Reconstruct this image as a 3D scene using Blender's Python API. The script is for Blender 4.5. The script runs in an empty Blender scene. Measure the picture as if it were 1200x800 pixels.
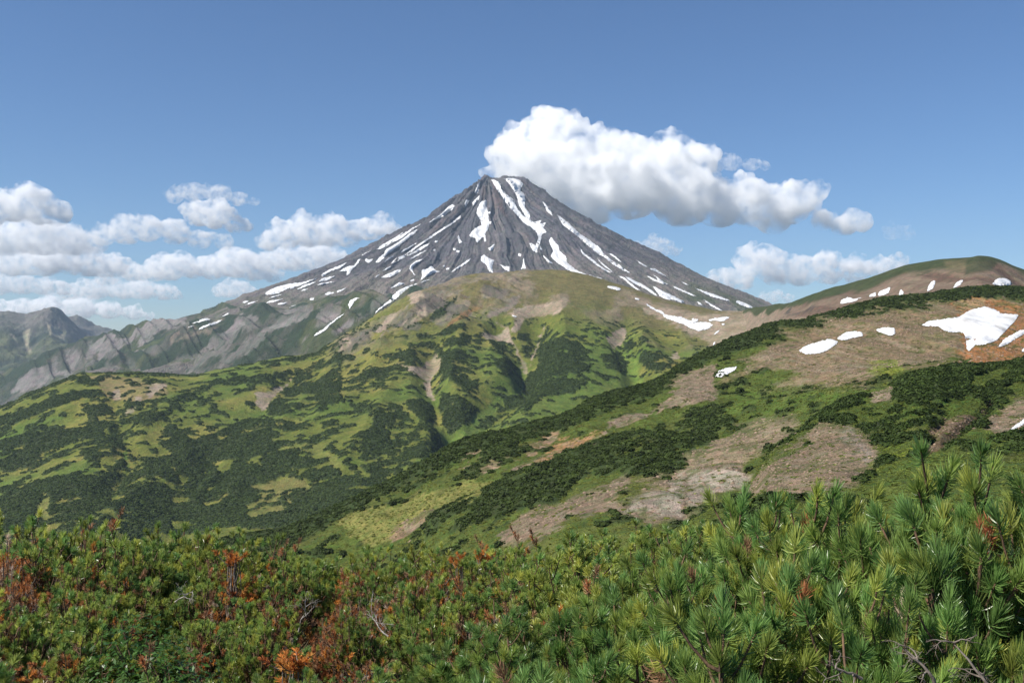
import bpy, math, random
import numpy as np
from mathutils import Vector, Matrix
from mathutils.geometry import delaunay_2d_cdt

# ------------------------------------------------------------------ camera, sky, sun, exposure
scn = bpy.context.scene
col = scn.collection
EYE = 2.2                      # camera height above the ground it stands on
F = 1166.7                     # focal length in survey units (1200 units wide, 35 mm on 36 mm)
SUN_EL, SUN_AZ = 46.0, 246.0   # azimuth clockwise from +Y (north): sun to the left, a little behind the camera

cam_d = bpy.data.cameras.new("camera")
cam_d.lens = 35.0; cam_d.sensor_width = 36.0; cam_d.clip_start = 0.05; cam_d.clip_end = 300000.0
cam = bpy.data.objects.new("camera", cam_d); col.objects.link(cam)
cam.location = (0, 0, EYE); cam.rotation_euler = (math.radians(90), 0, 0)
scn.camera = cam

world = bpy.data.worlds.new("World"); scn.world = world; world.use_nodes = True
nt = world.node_tree; nt.nodes.clear()
wo = nt.nodes.new("ShaderNodeOutputWorld"); bg = nt.nodes.new("ShaderNodeBackground"); sky = nt.nodes.new("ShaderNodeTexSky")
sky.sky_type = 'NISHITA'; sky.sun_disc = False
sky.sun_elevation = math.radians(SUN_EL); sky.sun_rotation = math.radians(SUN_AZ)
sky.altitude = 900.0; sky.air_density = 1.05; sky.dust_density = 0.1; sky.ozone_density = 10.0
bg.inputs[1].default_value = 0.071
nt.links.new(sky.outputs[0], bg.inputs[0]); nt.links.new(bg.outputs[0], wo.inputs[0])

sun_d = bpy.data.lights.new("sun", 'SUN'); sun_d.energy = 5.0; sun_d.angle = math.radians(0.5); sun_d.color = (1.0, 0.95, 0.87)
sun = bpy.data.objects.new("sun", sun_d); col.objects.link(sun)
a, e = math.radians(SUN_AZ), math.radians(SUN_EL)
to_sun = Vector((math.sin(a) * math.cos(e), math.cos(a) * math.cos(e), math.sin(e)))
sun.rotation_euler = to_sun.to_track_quat('Z', 'Y').to_euler(); sun.location = (-20, -10, 40)

scn.view_settings.view_transform = 'Standard'; scn.view_settings.look = 'None'
scn.view_settings.exposure = 0.60; scn.view_settings.gamma = 1.0; scn.view_settings.use_curve_mapping = False
scn.render.engine = 'CYCLES'
cy = scn.cycles
cy.max_bounces = 34; cy.diffuse_bounces = 3; cy.glossy_bounces = 2; cy.transmission_bounces = 4; cy.volume_bounces = 32
cy.transparent_max_bounces = 6; cy.use_denoising = True; cy.sample_clamp_indirect = 4.0
cy.caustics_reflective = False; cy.caustics_refractive = False
try:
    cy.denoiser = 'OPENIMAGEDENOISE'; cy.denoising_input_passes = 'RGB_ALBEDO_NORMAL'; cy.denoising_prefilter = 'ACCURATE'
except Exception:
    pass

# ------------------------------------------------------------------ noise and small helpers
def _hash(ix, iy, iz, seed):
    h = (ix.astype(np.uint32) * np.uint32(374761393) + iy.astype(np.uint32) * np.uint32(668265263)
         + iz.astype(np.uint32) * np.uint32(2147483647) + np.uint32((seed * 974711 + 12345) & 0xffffffff))
    h = (h ^ (h >> np.uint32(13))) * np.uint32(1274126177)
    h = (h ^ (h >> np.uint32(16))) * np.uint32(2246822519)
    h = h ^ (h >> np.uint32(13))
    return h.astype(np.float32) * np.float32(1.0 / 4294967295.0)

def vnoise2(x, y, seed=0):
    x0 = np.floor(x); y0 = np.floor(y); fx = x - x0; fy = y - y0
    fx = fx * fx * fx * (fx * (fx * 6 - 15) + 10); fy = fy * fy * fy * (fy * (fy * 6 - 15) + 10)
    ix = x0.astype(np.int64); iy = y0.astype(np.int64); z = np.zeros_like(ix)
    a = _hash(ix, iy, z, seed); b = _hash(ix + 1, iy, z, seed); c = _hash(ix, iy + 1, z, seed); d = _hash(ix + 1, iy + 1, z, seed)
    return (a + (b - a) * fx) * (1 - fy) + (c + (d - c) * fx) * fy

def fbm(x, y, lam, seed=0, octv=4, gain=0.5):
    """value noise, about -1..1, base wavelength lam"""
    x = np.asarray(x, float) / lam; y = np.asarray(y, float) / lam
    s = 0; amp = 1; tot = 0
    for o in range(octv):
        ca, sa = math.cos(0.7 * o + seed), math.sin(0.7 * o + seed)
        s = s + amp * (vnoise2((x * ca - y * sa) * 2 ** o + 17.3 * o, (x * sa + y * ca) * 2 ** o - 9.1 * o, seed + o) * 2 - 1)
        tot += amp; amp *= gain
    return s / tot * 1.6

def ridged(x, y, lam, seed=0, octv=4, gain=0.5):
    x = np.asarray(x, float) / lam; y = np.asarray(y, float) / lam
    s = 0; amp = 1; tot = 0
    for o in range(octv):
        n = 1 - np.abs(vnoise2(x * 2 ** o + 31.7 * o, y * 2 ** o + 11.9 * o, seed + o) * 2 - 1)
        s = s + amp * n; tot += amp; amp *= gain
    return s / tot

def vnoise3(x, y, z, seed=0):
    x0 = np.floor(x); y0 = np.floor(y); z0 = np.floor(z)
    f = [x - x0, y - y0, z - z0]; f = [t * t * (3 - 2 * t) for t in f]
    i = [x0.astype(np.int64), y0.astype(np.int64), z0.astype(np.int64)]
    r = 0
    for dx in (0, 1):
        for dy in (0, 1):
            for dz in (0, 1):
                w = (f[0] if dx else 1 - f[0]) * (f[1] if dy else 1 - f[1]) * (f[2] if dz else 1 - f[2])
                r = r + w * _hash(i[0] + dx, i[1] + dy, i[2] + dz, seed)
    return r

def sstep(a, b, x):
    t = np.clip((x - a) / (b - a), 0, 1); return t * t * (3 - 2 * t)

def mixc(c, m, k):
    """blend colour array c (n,3) with colour k by mask m"""
    return c + (np.asarray(k, float) - c) * m[..., None]

def pchip_rows(xk, yk, x):
    """xk,yk: (n,K) knots, x: (n,M) -> (n,M) monotone cubic"""
    h = np.diff(xk, axis=1); dl = np.diff(yk, axis=1) / h
    m = np.zeros_like(yk)
    w1 = 2 * h[:, 1:] + h[:, :-1]; w2 = h[:, 1:] + 2 * h[:, :-1]
    d0, d1 = dl[:, :-1], dl[:, 1:]
    ok = d0 * d1 > 0
    with np.errstate(divide='ignore', invalid='ignore'):
        mm = (w1 + w2) / (w1 / d0 + w2 / d1)
    m[:, 1:-1] = np.where(ok, mm, 0)
    m[:, 0] = dl[:, 0]; m[:, -1] = dl[:, -1]
    out = np.empty_like(x)
    for j in range(x.shape[1]):
        k = np.clip((xk[:, 1:-1] < x[:, j:j + 1]).sum(1), 0, xk.shape[1] - 2)
        r = np.arange(len(xk)); hh = h[r, k]; t = (x[:, j] - xk[r, k]) / hh
        out[:, j] = ((1 + 2 * t) * (1 - t) ** 2 * yk[r, k] + t * (1 - t) ** 2 * hh * m[r, k]
                     + t * t * (3 - 2 * t) * yk[r, k + 1] + t * t * (t - 1) * hh * m[r, k + 1])
    return out

def gsmooth(a, sig, axis=0):
    if sig <= 0: return a
    n = int(3 * sig) + 1; k = np.exp(-0.5 * (np.arange(-n, n + 1) / sig) ** 2); k /= k.sum()
    p = [(0, 0)] * a.ndim; p[axis] = (n, n)
    return np.apply_along_axis(lambda v: np.convolve(v, k, 'valid'), axis, np.pad(a, p, mode='reflect', reflect_type='odd'))

def new_mesh(name, V, faces, mats, smooth=False, attrs=None, midx=None):
    """V (n,3); faces (m,4) or (m,3) array, or list of arrays"""
    me = bpy.data.meshes.new(name)
    V = np.ascontiguousarray(V, np.float32)
    if not isinstance(faces, list): faces = [faces]
    faces = [np.ascontiguousarray(f, np.int32) for f in faces if len(f)]
    me.vertices.add(len(V)); me.vertices.foreach_set("co", V.ravel())
    nl = sum(f.size for f in faces); npoly = sum(len(f) for f in faces)
    if npoly:
        me.loops.add(nl); me.loops.foreach_set("vertex_index", np.concatenate([f.ravel() for f in faces]))
        tot = np.concatenate([np.full(len(f), f.shape[1], np.int32) for f in faces])
        st = np.concatenate([[0], np.cumsum(tot)[:-1]]).astype(np.int32)
        me.polygons.add(npoly); me.polygons.foreach_set("loop_start", st); me.polygons.foreach_set("loop_total", tot)
        if smooth: me.polygons.foreach_set("use_smooth", np.ones(npoly, bool))
        if midx is not None: me.polygons.foreach_set("material_index", np.ascontiguousarray(midx, np.int32))
    me.update(calc_edges=True)
    for m in (mats if isinstance(mats, (list, tuple)) else [mats]): me.materials.append(m)
    for k, (typ, arr) in (attrs or {}).items():
        at = me.attributes.new(k, typ, 'POINT')
        if typ == 'FLOAT_COLOR':
            c = np.ones((len(V), 4), np.float32); c[:, :3] = arr; at.data.foreach_set("color", c.ravel())
        elif typ == 'FLOAT_VECTOR': at.data.foreach_set("vector", np.ascontiguousarray(arr, np.float32).ravel())
        else: at.data.foreach_set("value", np.ascontiguousarray(arr))
    return me

def link(name, me, parent=None, **props):
    o = bpy.data.objects.new(name, me); col.objects.link(o)
    if parent is not None: o.parent = parent
    for k, v in props.items():
        if v: o[k] = v
    return o

# ------------------------------------------------------------------ materials
def mat_new(name):
    m = bpy.data.materials.new(name); m.use_nodes = True; m.node_tree.nodes.clear()
    return m, m.node_tree.nodes, m.node_tree.links

def terrain_mat(name, s1, s2, s3, amp=0.5, bump=1.0, bump_dist=1.0, rough=0.95, hue=0.35):
    """ground: surveyed cover colour x three octaves of world-space variation, with relief"""
    m, N, L = mat_new(name)
    out = N.new("ShaderNodeOutputMaterial"); b = N.new("ShaderNodeBsdfPrincipled")
    b.inputs["Roughness"].default_value = rough; b.inputs["Specular IOR Level"].default_value = 0.15
    at = N.new("ShaderNodeAttribute"); at.attribute_name = "Col"
    tc = N.new("ShaderNodeNewGeometry")
    facs = []
    for s, d in ((s1, 5), (s2, 4), (s3, 3)):
        n = N.new("ShaderNodeTexNoise"); n.inputs["Scale"].default_value = 1.0 / s; n.inputs["Detail"].default_value = d
        n.inputs["Roughness"].default_value = 0.6
        L.new(tc.outputs["Position"], n.inputs["Vector"]); facs.append(n)
    ad = N.new("ShaderNodeMath"); ad.operation = 'ADD'; L.new(facs[0].outputs[0], ad.inputs[0]); L.new(facs[1].outputs[0], ad.inputs[1])
    ad2 = N.new("ShaderNodeMath"); ad2.operation = 'ADD'; L.new(ad.outputs[0], ad2.inputs[0]); L.new(facs[2].outputs[0], ad2.inputs[1])
    mr = N.new("ShaderNodeMapRange"); mr.inputs["From Min"].default_value = 0.95; mr.inputs["From Max"].default_value = 2.05
    mr.inputs["To Min"].default_value = 1 - amp; mr.inputs["To Max"].default_value = 1 + amp
    L.new(ad2.outputs[0], mr.inputs[0])
    vm = N.new("ShaderNodeVectorMath"); vm.operation = 'SCALE'
    L.new(at.outputs["Color"], vm.inputs[0]); L.new(mr.outputs[0], vm.inputs["Scale"])
    # small patches lean to straw or to moss
    hn = N.new("ShaderNodeTexNoise"); hn.inputs["Scale"].default_value = 1.0 / (s2 * 1.7); hn.inputs["Detail"].default_value = 6; hn.inputs["Roughness"].default_value = 0.7
    L.new(tc.outputs["Position"], hn.inputs["Vector"])
    hr = N.new("ShaderNodeValToRGB"); hr.color_ramp.elements[0].position = 0.36; hr.color_ramp.elements[0].color = (1 - hue * 0.55, 1 - hue * 0.15, 1 - hue * 0.5, 1)
    hr.color_ramp.elements[1].position = 0.64; hr.color_ramp.elements[1].color = (1 + hue * 0.55, 1 + hue * 0.2, 1 + hue * 0.3, 1)
    L.new(hn.outputs[0], hr.inputs[0])
    hm = N.new("ShaderNodeVectorMath"); hm.operation = 'MULTIPLY'; L.new(vm.outputs[0], hm.inputs[0]); L.new(hr.outputs[0], hm.inputs[1])
    L.new(hm.outputs[0], b.inputs["Base Color"])
    bp = N.new("ShaderNodeBump"); bp.inputs["Strength"].default_value = bump; bp.inputs["Distance"].default_value = bump_dist
    L.new(ad2.outputs[0], bp.inputs["Height"]); L.new(bp.outputs[0], b.inputs["Normal"])
    L.new(b.outputs[0], out.inputs[0])
    return m

def snow_mat():
    m, N, L = mat_new("old_snow")
    out = N.new("ShaderNodeOutputMaterial"); b = N.new("ShaderNodeBsdfPrincipled")
    b.inputs["Roughness"].default_value = 0.6; b.inputs["Specular IOR Level"].default_value = 0.2
    n3 = N.new("ShaderNodeTexNoise"); n3.inputs["Scale"].default_value = 0.35; n3.inputs["Detail"].default_value = 6
    g = N.new("ShaderNodeNewGeometry"); n = N.new("ShaderNodeTexNoise"); n.inputs["Scale"].default_value = 0.05; n.inputs["Detail"].default_value = 8
    mp = N.new("ShaderNodeMapping"); mp.inputs["Scale"].default_value = (2.5, 1, 0.4); L.new(g.outputs["Position"], mp.inputs[0]); L.new(mp.outputs[0], n.inputs["Vector"])
    r = N.new("ShaderNodeValToRGB"); r.color_ramp.elements[0].position = 0.30; r.color_ramp.elements[0].color = (0.44, 0.43, 0.41, 1)
    r.color_ramp.elements[1].position = 0.55; r.color_ramp.elements[1].color = (0.66, 0.67, 0.68, 1)
    L.new(n.outputs[0], r.inputs[0]); L.new(r.outputs[0], b.inputs["Base Color"])
    bp = N.new("ShaderNodeBump"); bp.inputs["Strength"].default_value = 0.5; bp.inputs["Distance"].default_value = 1.0
    L.new(mp.outputs[0], n3.inputs["Vector"]); sm = N.new("ShaderNodeMath"); sm.operation = 'ADD'; L.new(n.outputs[0], sm.inputs[0]); L.new(n3.outputs[0], sm.inputs[1])
    L.new(sm.outputs[0], bp.inputs["Height"]); L.new(bp.outputs[0], b.inputs["Normal"]); L.new(b.outputs[0], out.inputs[0])
    return m

def leaf_mat(name, attr="tint", trans=0.3, rough=0.5, spec=0.3, rnd=0.0):
    """foliage: per-leaf tint, part of the light passes through the blade"""
    m, N, L = mat_new(name)
    out = N.new("ShaderNodeOutputMaterial"); b = N.new("ShaderNodeBsdfPrincipled"); t = N.new("ShaderNodeBsdfTranslucent"); mx = N.new("ShaderNodeMixShader")
    b.inputs["Roughness"].default_value = rough; b.inputs["Specular IOR Level"].default_value = spec
    at = N.new("ShaderNodeAttribute"); at.attribute_name = attr
    src = at.outputs["Color"]
    if rnd > 0:
        oi = N.new("ShaderNodeObjectInfo"); mr = N.new("ShaderNodeMapRange")
        mr.inputs["To Min"].default_value = 1 - rnd; mr.inputs["To Max"].default_value = 1 + rnd
        L.new(oi.outputs["Random"], mr.inputs[0])
        vm = N.new("ShaderNodeVectorMath"); vm.operation = 'SCALE'; L.new(src, vm.inputs[0]); L.new(mr.outputs[0], vm.inputs["Scale"]); src = vm.outputs[0]
    L.new(src, b.inputs["Base Color"]); L.new(src, t.inputs["Color"])
    mx.inputs[0].default_value = trans
    L.new(b.outputs[0], mx.inputs[1]); L.new(t.outputs[0], mx.inputs[2]); L.new(mx.outputs[0], out.inputs[0])
    return m

def bark_mat(name, c1, c2, scale=30):
    m, N, L = mat_new(name)
    out = N.new("ShaderNodeOutputMaterial"); b = N.new("ShaderNodeBsdfPrincipled"); b.inputs["Roughness"].default_value = 0.85
    n = N.new("ShaderNodeTexNoise"); n.inputs["Scale"].default_value = scale; n.inputs["Detail"].default_value = 5
    g = N.new("ShaderNodeNewGeometry"); L.new(g.outputs["Position"], n.inputs["Vector"])
    r = N.new("ShaderNodeValToRGB"); r.color_ramp.elements[0].color = (*c1, 1); r.color_ramp.elements[1].color = (*c2, 1)
    r.color_ramp.elements[0].position = 0.35; r.color_ramp.elements[1].position = 0.65
    L.new(n.outputs[0], r.inputs[0]); L.new(r.outputs[0], b.inputs["Base Color"])
    bp = N.new("ShaderNodeBump"); bp.inputs["Strength"].default_value = 0.6; bp.inputs["Distance"].default_value = 0.01
    L.new(n.outputs[0], bp.inputs["Height"]); L.new(bp.outputs[0], b.inputs["Normal"]); L.new(b.outputs[0], out.inputs[0])
    return m

M_SNOW = snow_mat()
M_NEEDLE = leaf_mat("pine_needles", trans=0.42, rough=0.33, spec=0.6, rnd=0.12)
M_DEAD = leaf_mat("dead_needles", trans=0.25, rough=0.7, spec=0.15, rnd=0.12)
M_LEAF = leaf_mat("broad_leaves", trans=0.35, rough=0.35, spec=0.4)
M_SHRUB = leaf_mat("thicket_leaves", trans=0.25, rough=0.6, spec=0.15, rnd=0.3)
M_BARK = bark_mat("pine_bark", (0.06, 0.035, 0.02), (0.17, 0.10, 0.055))
M_DRYWOOD = bark_mat("dry_wood", (0.09, 0.07, 0.055), (0.24, 0.20, 0.165))
M_DEADWOOD = bark_mat("bleached_wood", (0.16, 0.14, 0.12), (0.42, 0.38, 0.34))
HAZE = 0.000021
CB = "low clouds over the left horizon"; CR = "clouds over the right saddle"
# ------------------------------------------------------------------ terrain layers
# The relief was surveyed as bearings (u), heights of sight (v) and distances; every knot becomes a point on the ground.
class Layer:
    def __init__(s, us, D, Z):
        s.us, s.D, s.Z = us, D, Z
        s.X = (us[:, None] - 600) / F * D; s.Y = D
        s.dv = F / D
        s.update()
    def update(s):
        s.V = 400 - (s.Z - EYE) / s.D * F
        s.U = np.repeat(s.us[:, None], s.D.shape[1], 1)
    def hit(s, u, v):
        """first ground point on the line of sight (u, v): (x, y, z)"""
        c = np.clip(np.interp(u, s.us, np.arange(len(s.us))), 0, len(s.us) - 1.001)
        i = np.floor(c).astype(int); f = c - i
        res = []
        for ii in (i, i + 1):
            vv = s.V[ii]; ok = vv <= v[:, None]
            j = np.argmax(ok, 1); j = np.where(ok.any(1), j, np.argmin(vv, 1)); j = np.clip(j, 1, vv.shape[1] - 1)
            r = np.arange(len(u)); v1, v0 = vv[r, j], vv[r, j - 1]
            t = np.clip((v0 - v) / np.where(np.abs(v0 - v1) < 1e-9, 1e-9, v0 - v1), 0, 1)
            res.append((s.D[ii, j - 1] + t * (s.D[ii, j] - s.D[ii, j - 1]), s.Z[ii, j - 1] + t * (s.Z[ii, j] - s.Z[ii, j - 1])))
        d = res[0][0] * (1 - f) + res[1][0] * f
        far = np.abs(res[0][0] - res[1][0]) > 0.06 * res[0][0]
        d = np.where(far, np.minimum(res[0][0], res[1][0]), d)
        z = EYE + (400 - v) / F * d
        return np.stack([(u - 600) / F * d, d, z], 1)
    def mesh(s, name, mat, C, smooth=True, **props):
        nc, nr = s.D.shape
        Vv = np.stack([s.X, s.Y, s.Z], -1).reshape(-1, 3)
        i = np.arange(nc * nr).reshape(nc, nr)
        q = np.stack([i[:-1, :-1], i[1:, :-1], i[1:, 1:], i[:-1, 1:]], -1).reshape(-1, 4)
        me = new_mesh(name, Vv, q, mat, smooth, {"Col": ('FLOAT_COLOR', np.clip(C.reshape(-1, 3), 0.001, 0.9))})
        return link(name, me, kind='structure', **props)

def column_layer(cols, u0, u1, du, nsub, smooth_u=6.0):
    ks = sorted(cols); us = np.arange(u0, u1 + du, du)
    K = len(cols[ks[0]])
    A = np.array([cols[k] for k in ks], float)          # (n,K,2)
    v = np.empty((len(us), K)); ld = np.empty((len(us), K))
    for k in range(K):
        v[:, k] = gsmooth(np.interp(us, ks, A[:, k, 0]), smooth_u / du)
        ld[:, k] = gsmooth(np.interp(us, ks, np.log(A[:, k, 1])), 3 * smooth_u / du)
    d = np.exp(ld); z = EYE + (400 - v) / F * d
    DD = np.concatenate([d[:, k:k + 1] + (d[:, k + 1:k + 2] - d[:, k:k + 1]) * np.arange(n)[None] / n for k, n in enumerate(nsub)] + [d[:, -1:]], 1)
    ZZ = pchip_rows(d, z, DD)
    return Layer(us, DD, ZZ)

def P(crop, *pts):
    ox, oy, s = CROPS[crop]
    return np.array([(ox + x / s, oy + y / s) for x, y in pts], float)
CROPS = dict(c1=(520, 195, 5.7125), c2=(380, 230, 6.669), c3=(640, 230, 6.669), c4=(740, 290, 6.669), c5=(200, 300, 5.335),
             c6=(340, 310, 6.669), c7=(0, 340, 5.332), c8=(920, 290, 4.286), d4=(0, 400, 2.9625), d5=(400, 380, 2.9625),
             d6=(800, 330, 2.9625), d7=(800, 180, 2.9625), e1=(200, 400, 6), e2=(0, 430, 6), e3=(0, 530, 6), e4=(200, 510, 6), e5=(480, 310, 6),
             e6=(660, 320, 6), e7=(580, 480, 5), e8=(1000, 400, 5), w=(0, 0, 1))

def seg_dist(U, V, p, q):
    dx, dy = q[0] - p[0], q[1] - p[1]
    t = np.clip(((U - p[0]) * dx + (V - p[1]) * dy) / (dx * dx + dy * dy + 1e-9), 0, 1)
    return np.hypot(U - p[0] - t * dx, V - p[1] - t * dy)

EDGE = [None]                  # raggedness of outlines on the layer being surveyed
def area(U, V, poly, soft=2.0):
    """0..1 inside an outline with a soft, ragged edge"""
    out = np.zeros(U.shape); m = 3 * soft
    box = (U > poly[:, 0].min() - m) & (U < poly[:, 0].max() + m) & (V > poly[:, 1].min() - m) & (V < poly[:, 1].max() + m)
    if not box.any(): return out
    u, v = U[box], V[box]; ins = np.zeros(u.shape, bool); dist = np.full(u.shape, 1e9)
    n = len(poly)
    for k in range(n):
        p, q = poly[k], poly[(k + 1) % n]
        if p[1] != q[1]:
            c = ((p[1] > v) != (q[1] > v)) & (u < (q[0] - p[0]) * (v - p[1]) / (q[1] - p[1]) + p[0]); ins ^= c
        dist = np.minimum(dist, seg_dist(u, v, p, q))
    sd = np.where(ins, dist, -dist)
    if EDGE[0] is not None: sd = sd + EDGE[0][box] * min(1.0, np.ptp(poly[:, 1]) / 14)
    out[box] = sstep(-soft, soft, sd)
    return out

def line(U, V, pts, width):
    out = np.full(U.shape, 1e9)
    for p, q in zip(pts[:-1], pts[1:]): out = np.minimum(out, seg_dist(U, V, p, q))
    return np.clip(1 - out / width, 0, 1)

def polyv(u, pts):
    pts = np.asarray(pts, float); return np.interp(u, pts[:, 0], pts[:, 1])

# ---- the volcano: a cone with a profile per side, ravines radiating from the summit
PX, PD = -0.024 * 8000, 8000.0     # summit axis
left = np.array([(0, 1326), (60, 1300), (219, 1181), (494, 948), (836, 790), (1179, 605), (1522, 468), (1700, 405), (1865, 345), (2276, 150), (2600, -10), (2893, -160), (3600, -260), (4600, -420), (6000, -560)], float)
right = np.array([(0, 1326), (40, 1306), (180, 1292), (329, 1266), (534, 1099), (877, 907), (1220, 735), (1563, 564), (1906, 400), (2146, 290), (2600, 100), (2893, 0), (3600, -260), (6000, -560)], float)
def volcano_z(x, y):
    dx, dy = x - PX, y - PD; r = np.hypot(dx, dy) + 1e-6; th = np.arctan2(dx, -dy)
    t = 0.5 + 0.5 * dx / r
    h = np.interp(r, left[:, 0], left[:, 1]) * (1 - t) + np.interp(r, right[:, 0], right[:, 1]) * t
    a1 = np.interp(r, [0, 100, 400, 1200, 2200, 4000], [4, 22, 46, 38, 24, 30])
    wob = fbm(x, y, 700, 5, 3) * 0.06
    g = ridged((th + wob) * 9.0, r / 2600.0, 1.0, 21, 3, 0.55) - 0.62
    g2 = ridged((th + wob * 0.5) * 27.0, r / 1500.0, 1.0, 33, 3, 0.5) - 0.62
    h = h + a1 * 1.7 * g + a1 * 1.15 * g2 + fbm(x, y, 160, 9, 5, 0.6) * np.interp(r, [0, 700, 1500, 3000], [26, 24, 13, 12]) + fbm(x, y, 55, 11, 3, 0.6) * np.interp(r, [0, 700, 1500, 3000], [9, 8, 4, 3])
    h = h + (ridged((th + wob) * 60.0, r / 900.0, 1.0, 35, 2, 0.5) - 0.62) * a1 * 0.35
    h = h + 26 * np.exp(-(np.hypot(dx + 25, dy) / 30) ** 2)
    return h
us = np.arange(100, 985, 0.85)
rows = np.concatenate([np.linspace(4400, 5600, 70, endpoint=False), np.linspace(5600, 7600, 190, endpoint=False), np.linspace(7600, 8200, 110, endpoint=False), np.linspace(8200, 9600, 40)])
Dv = np.repeat(rows[None], len(us), 0)
Xv = (us[:, None] - 600) / F * Dv
VOLC = Layer(us, Dv, volcano_z(Xv, Dv))

# ---- eroded spurs on the volcano's left foot
def spur_cols():
    c1 = [(-80, 476), (0, 440), (60, 412), (105, 398), (127, 386), (150, 377), (178, 369), (220, 364), (260, 361), (300, 355), (340, 354), (420, 372), (520, 392)]
    c2 = [(-80, 520), (0, 479), (56, 452), (94, 434), (146, 415), (168, 404), (200, 389), (228, 381), (275, 366), (312, 361), (360, 362), (420, 378), (520, 392)]
    c3 = [(-80, 545), (0, 505), (100, 480), (211, 439), (256, 414), (280, 396), (312, 384), (340, 371), (363, 360), (400, 352), (440, 350), (520, 360)]
    c4 = [(-80, 570), (0, 530), (100, 505), (200, 465), (256, 431), (279, 416), (312, 396), (350, 379), (372, 362), (400, 354), (440, 346), (480, 338), (520, 345)]
    out = {}
    for u in (-80, 0, 56, 100, 127, 150, 178, 211, 235, 256, 280, 312, 345, 365, 400, 440, 480, 520):
        v1, v2, v3, v4 = (polyv(u, c) for c in (c1, c2, c3, c4))
        out[u] = [(v4 + 75, 4350), (v4, 4900), (max(v3 + 5, v4 + 2), 5080), (v3, 5450), (max(v2 + 5, v3 + 2), 5650), (v2, 6100), (max(v1 + 12, v2 + 3), 6350), (v1, 6900), (v1 + 22, 7600)]
    return out
SPUR = column_layer(spur_cols(), -80, 520, 0.9, [50, 14, 50, 14, 60, 14, 70, 16], 5)
# ---- ranges far to the left
far_cols = {}
for u in range(-90, 241, 10):
    a1 = [(-90, 372), (-40, 368), (0, 362), (12, 363), (24, 366), (33, 368), (38, 366), (47, 362), (58, 362), (66, 366), (81, 375), (100, 388), (125, 397), (160, 406), (240, 420)]
    a2 = [(-90, 380), (0, 385), (60, 376), (84, 375), (92, 373), (103, 378), (112, 383), (122, 382), (132, 385), (150, 390), (200, 396), (240, 400)]
    far_cols[u] = [(470, 8200), (polyv(u, a1) + 38, 9600), (polyv(u, a1), 10800), (max(polyv(u, a1) + 10, polyv(u, a2) + 5), 11600), (polyv(u, a2), 12900), (polyv(u, a2) + 18, 13800)]
FAR = column_layer(far_cols, -90, 240, 0.8, [40, 50, 16, 40, 10], 0.7)

# ---- the green hill in front of the volcano
hill_crest = [(-120, 512), (-60, 495), (0, 479), (30, 464), (60, 451), (90, 441), (120, 437), (160, 436), (200, 438), (225, 439), (250, 433), (300, 423), (340, 416), (370, 411), (389, 395), (421, 379), (437, 368), (467, 352), (481, 339), (500, 333), (540, 324), (575, 320), (610, 318), (640, 317), (665, 319), (700, 328), (720, 334), (740, 339), (770, 349), (803, 357), (830, 363), (850, 365), (890, 366), (940, 372), (1000, 380)]
hill_dist = [(-120, 2600), (0, 2680), (200, 2750), (300, 2850), (400, 3050), (500, 3400), (640, 3600), (740, 3450), (830, 3200), (1000, 3000)]
hill_cols = {}
for u in (-120, -60, 0, 30, 60, 90, 120, 160, 200, 225, 250, 300, 340, 370, 389, 421, 437, 467, 481, 500, 540, 575, 610, 640, 665, 700, 740, 770, 803, 830, 850, 890, 940, 1000):
    c = polyv(u, hill_crest); D = polyv(u, hill_dist)
    base = polyv(u, [(-120, 720), (0, 690), (200, 690), (400, 660), (560, 610), (700, 540), (800, 480), (860, 440), (1000, 425)])
    bd = polyv(u, [(-120, 1350), (400, 1400), (600, 1600), (800, 2200), (1000, 2500)])
    m1 = base + (c - base) * 0.40; m2 = base + (c - base) * 0.72
    hill_cols[u] = [(base, bd), (m1, bd + (D - bd) * 0.30), (m2, bd + (D - bd) * 0.62), (c, D), (c + 22, D + 420), (c + 60, D + 900)]
HILL = column_layer(hill_cols, -90, 985, 1.0, [150, 130, 130, 20, 12], 5)
# ---- ridge at the far right and its saddle
cd = [(800, 400), (840, 372), (870, 362), (890, 360), (920, 356), (940, 350), (967, 340), (1013, 327), (1060, 311), (1085, 307), (1107, 304), (1135, 302), (1146, 299), (1160, 300), (1172, 304), (1188, 312), (1204, 318), (1250, 332), (1300, 345)]
far_right = {}
for u in (800, 840, 870, 890, 920, 940, 967, 990, 1013, 1040, 1060, 1085, 1107, 1135, 1146, 1160, 1172, 1188, 1204, 1250, 1300):
    c = polyv(u, cd); D = polyv(u, [(800, 3500), (850, 3400), (880, 3050), (910, 2650), (1000, 2250), (1150, 1950), (1300, 1900)])
    nk = polyv(u, [(805, 0.90), (850, 0.86), (930, 0.62)])
    far_right[u] = [(c + 75, D * nk), (c + 42, D * (nk * 0.5 + 0.48)), (c + 10, D * 0.95), (c, D), (c + 25, D + 350)]
FRIGHT = column_layer(far_right, 805, 1290, 0.9, [40, 60, 30, 14], 2.5)

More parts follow.
